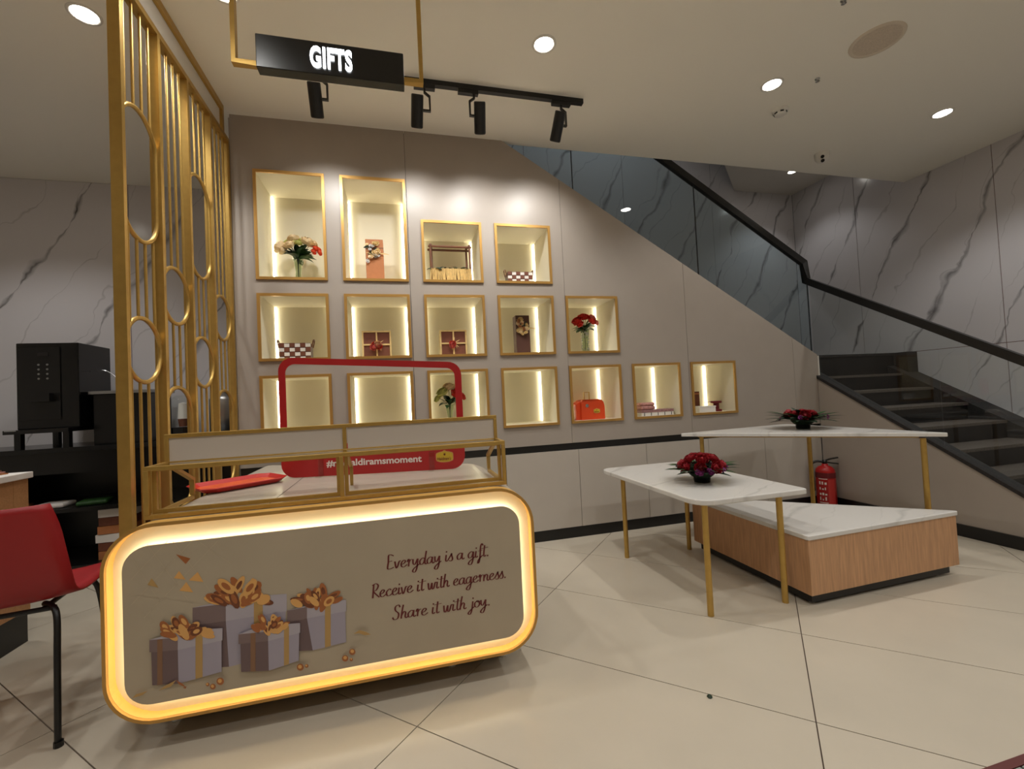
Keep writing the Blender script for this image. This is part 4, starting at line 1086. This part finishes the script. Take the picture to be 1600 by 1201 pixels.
b = MB(); cyl_patch(b, a0-.75, a0+.15, .06, .066, .0828); b.build('label_line', 'whitelet', cy)
b = MB(); rn = random.Random(1)
for i in range(3):
    for j in range(4):
        aa = a0-.70+.28*i; zz = .085+.05*j
        cyl_patch(b, aa, aa+rn.uniform(.10,.2), zz, zz+rn.uniform(.014,.034), .0828, 2)
b.build('label_pictograms', 'whitelet', cy, kind='stuff')
b = MB(); cyl_patch(b, a0+.2, a0+.95, .05, .285, .0826); b.build('label', mat('label_red', (196,52,48), .4), cy)
b = MB(); b.lathe([(0,.425),(.02,.425),(.02,.46),(0,.462)], (x,y,0), 14); b.build('valve', 'blackm', t, smooth=True)
tx = Vector((1,-.75,0)).normalized()
for z0, z1, nm in ((.452,.485,'lever'),(.445,.425,'carry_handle')):
    P = [Vector((x,y,z0)), Vector((x,y,z0))+tx*.05+Vector((0,0,(z1-z0)*.6)), Vector((x,y,z1))+tx*.11]
    b = MB(); b.sqtube(catmull(P,4), .024, .012); b.build(nm, 'black', t)
P = [Vector((x,y,.44)), Vector((x,y,.445))-tx*.07, Vector((x,y,.40))-tx*.115, Vector((x,y,.26))-tx*.105, Vector((x,y,.16))-tx*.098]
b = MB(); b.tube(catmull(P,5), .011, 8); b.build('hose', 'black', t, smooth=True)

# ================================================================== RED CHAIR
t = thing('plastic_chair', (-1.533, 2.270, 0), 'red plastic shell chair with black tube legs at the left edge', 'chair', rz=math.radians(10))
prof_ = [(-.275,.90),(-.262,.82),(-.235,.70),(-.205,.60),(-.17,.535),(-.11,.505),(0,.498),(.12,.505),(.24,.512),(.285,.50)]
hw = [.185,.205,.222,.232,.235,.235,.235,.232,.222,.20]
NP = catmull([(p[0], p[1], 0) for p in prof_], 3); NW = catmull([(w_,0,0) for w_ in hw], 3); cols = 9
V = []
for p, w_ in zip(NP, NW):
    for k in range(cols):
        u = -1+2*k/(cols-1); back = min(1, max(0, (p.y-.5)/.3))
        V.append((u*w_.x, p.x+.055*u*u*back, p.y+.022*u*u*(1-back)))
F = [(i*cols+k, i*cols+k+1, (i+1)*cols+k+1, (i+1)*cols+k) for i in range(len(NP)-1) for k in range(cols-1)]
b = MB(); b.add(V, F); o = build_local(b, 'shell', 'redpl', t, smooth=True)
so = o.modifiers.new('thick', 'SOLIDIFY'); so.thickness = .008; so.offset = 0
for sx, sy in ((-1,-1),(1,-1),(-1,1),(1,1)):
    P = catmull([(sx*.205,sy*.25,.0),(sx*.19,sy*.205,.30),(sx*.178,sy*.172,.452),(sx*.15,sy*.135,.486),(sx*.11,sy*.09,.488)], 5)
    b = MB(); b.tube(P, .0105, 10); build_local(b, 'leg', 'blackm', t, smooth=True)
    b = MB(); b.lathe([(0,-.0005),(.015,-.0005),(.015,.02),(0,.02)], (sx*.205,sy*.245,.0005), 10); build_local(b, 'leg_cap', 'black', t)
for sy in (-1, 1):
    b = MB(); b.tube([(-.16,sy*.13,.478),(.16,sy*.13,.478)], .010, 8); build_local(b, 'crossbar', 'blackm', t)
for sx in (-1, 1):
    b = MB(); b.tube([(sx*.12,-.13,.478),(sx*.12,.13,.478)], .010, 8); build_local(b, 'crossbar', 'blackm', t)

# ================================================================== LEFT SERVICE AREA
t = thing('service_counter', (-2.5, 2.6, 0), 'light wood plank counter with a white top at the left edge', 'counter')
bx('plinth', 'black', -2.95, -2.055, 1.9, 3.085, 0, .17, parent=t)
for i in range(12):
    y0 = 3.10-.1*(i+1); bx('plank', 'wood_l', -2.062, -2.05, y0+.0012, y0+.0988, .17, .897, parent=t)
bx('carcass', 'dkbrown', -2.95, -2.063, 1.9, 3.098, .171, .895, parent=t)
bx('top', 'paper', -2.97, -2.035, 1.88, 3.115, .897, .931, parent=t, bevel=.004)
t = thing('menu_stack', (-2.25, 2.98, .932), 'flat stack of printed red and brown cards on the wood counter', 'paper')
for i in range(3):
    b = MB(); b.cbox((-2.23-.01*i,2.97,.9345+.007*i), (.22,.2,.006), Matrix.Rotation(.15*i-.1,3,'Z')); b.build('card', ['copper','patt','brownbox'][i], t)
t = thing('back_bar', (-2.6, 4.4, 0), 'long black back bar counter with an open shelf under the marble wall', 'counter')
BX0, BX1 = -4.3, -1.20
bx('worktop', 'dkappl', BX0, BX1, 4.12, 4.82, .965, 1.0, parent=t)
bx('apron', 'black', BX0, BX1, 4.14, 4.16, .80, .965, parent=t)
bx('back_board', 'black', BX0, BX1, 4.78, 4.80, 0, .965, parent=t)
bx('shelf', 'black', BX0, BX1, 4.15, 4.78, .50, .53, parent=t)
bx('bottom_board', 'black', BX0, BX1, 4.15, 4.78, .06, .09, parent=t)
for xx in (BX0, -3.2, BX1-.02): bx('divider', 'black', xx, xx+.02, 4.15, 4.78, .09, .80, parent=t)
bx('kick', 'black', BX0, BX1, 4.2, 4.22, 0, .06, parent=t)
# coffee machine
t = thing('coffee_machine', (-2.64, 4.4, 1.0), 'tall black coffee machine standing on the back bar', 'coffee machine')
bx('body', 'dkappl', -2.84, -2.445, 4.20, 4.60, 1.15, 1.815, parent=t, bevel=.006)
fp = bx('front_panel', M_['black'], -2.82, -2.56, 4.192, 4.20, 1.22, 1.78, parent=t)
bx('display', mat('dim_display', (24,22,24), .15), -2.70, -2.63, 4.188, 4.192, 1.71, 1.74, parent=fp)
for i in range(4):
    for j in range(2):
        xx, zz = -2.695+.055*j, 1.645-.036*i
        b = MB(); b.lathe([(0,.003),(.007,.003),(.008,0)], (xx,4.192,zz), 10, 'y'); b.build('button', 'silver', fp)
bx('drip_tray', 'black', -2.86, -2.46, 4.10, 4.59, 1.12, 1.15, parent=t)
bx('tray_grate', 'silver', -2.85, -2.78, 4.098, 4.1, 1.142, 1.15, parent=t)
bx('spout', 'black', -2.72, -2.60, 4.14, 4.20, 1.36, 1.42, parent=t)
for xx in (-2.80, -2.50):
    for yy in (4.16, 4.54): bx('leg', 'black', xx-.02, xx+.02, yy-.02, yy+.02, 1.0, 1.12, parent=t)
# second appliance with steel lid
t = thing('countertop_appliance', (-2.27, 4.4, 1.0), 'black box appliance with a grey steel lid beside the coffee machine', 'appliance')
bx('body', 'dkappl', -2.40, -2.02, 4.28, 4.66, 1.0, 1.405, parent=t, bevel=.004); bx('lid', 'silver', -2.42, -2.0, 4.26, 4.68, 1.405, 1.428, parent=t)
b = MB(); b.tube(catmull([(-2.42,4.38,1.60),(-2.36,4.38,1.60),(-2.29,4.38,1.54),(-2.25,4.38,1.45),(-2.24,4.38,1.428)], 5), .004, 6); b.build('cable', 'silver', t)
t = thing('jar_dispenser', (-1.80, 4.35, 1.0), 'clear jar with white cup and brown base behind the divider', 'jar')
b = MB(); b.lathe([(0,0),(.085,0),(.085,.10),(0,.10)], (-1.80,4.35,1.0), 20); b.build('base', 'dkappl', t)
b = MB(); b.lathe([(.075,.10),(.085,.14),(.085,.33),(.06,.37),(.056,.37),(.08,.325),(.08,.14),(.07,.105)], (-1.80,4.35,1.0), 20); b.build('jar', 'clear', t, smooth=True)
b = MB(); b.lathe([(0,.105),(.03,.105),(.04,.17),(0,.17)], (-1.80,4.35,1.0), 16); b.build('syrup', 'brownbox', t)
b = MB(); b.lathe([(0,.171),(.04,.171),(.032,.30),(0,.31)], (-1.80,4.35,1.0), 16); b.build('white_cup', 'paper', t)
t = thing('steel_urn', (-1.50, 4.38, 1.0), 'brushed steel urn with black tap behind the divider', 'urn')
b = MB(); b.lathe([(0,0),(.11,0),(.11,.32),(.09,.36),(.03,.375),(.02,.40),(0,.40)], (-1.50,4.38,1.0), 24); b.build('body', 'silver', t, smooth=True)
b = MB(); b.tube(catmull([(-1.52,4.275,1.25),(-1.52,4.235,1.26),(-1.52,4.225,1.21),(-1.505,4.235,1.17)], 4), .012, 8); b.build('tap', 'black', t)
# shelf goods
for i, (xx, m_, lab) in enumerate(((-2.66,'paper','white wrapped packet on the back bar shelf'),(-2.40,'green','green foil packet on the back bar shelf'),(-2.92,'copper','copper foil packet on the back bar shelf'))):
    t = thing('snack_packet', (xx, 4.28, .531), lab, 'packet', 'packets on the back bar shelf')
    b = MB(); b.cbox((xx,4.28,.5495), (.19,.16,.035), Matrix.Rotation(.2*i,3,'Z')); b.build('packet', m_, t, bevel=.014)
t = thing('board_stack', (-2.26, 4.4, .09), 'stack of brown cartons wrapped in white paper under the back bar', 'cartons')
rn = random.Random(12)
for i in range(6):
    b = MB(); b.cbox((-2.24+rn.uniform(-.015,.015),4.38,.1235+.066*i), (.24,.30,.062), Matrix.Rotation(rn.uniform(-.08,.08),3,'Z')); b.build('carton', ['brownbox','kraft','paper'][(i*2+1) % 3], t)

# ================================================================== FLOOR ODDS AND ENDS
t = thing('floor_mat', (1.9, .85, 0), 'grey ribbed floor mat with maroon edge at the lower right corner', 'mat')
bx('edge', mat('maroon_rubber', (92, 40, 36), .6), 1.3, 2.75, .982, 1.008, 0, .008, parent=t)
bx('base', 'black', 1.3, 2.75, .45, .982, 0, .004, parent=t)
rib = bx('rib', mat('grey_rib', (150, 154, 146), .7), 1.31, 1.345, .46, .978, .004, .009, parent=t)
for i in range(1, 32): share(rib, 'rib', t, (i*.045, 0, 0))
t = thing('crumb', (1.132, 1.543, 0), 'tiny dark crumb on the beige floor tile', 'debris')
b = MB(); b.lathe([(0,0),(.009,0),(.011,.004),(.006,.009),(0,.010)], (1.132,1.543,0), 7); b.build('bit', 'dkgreen', t)
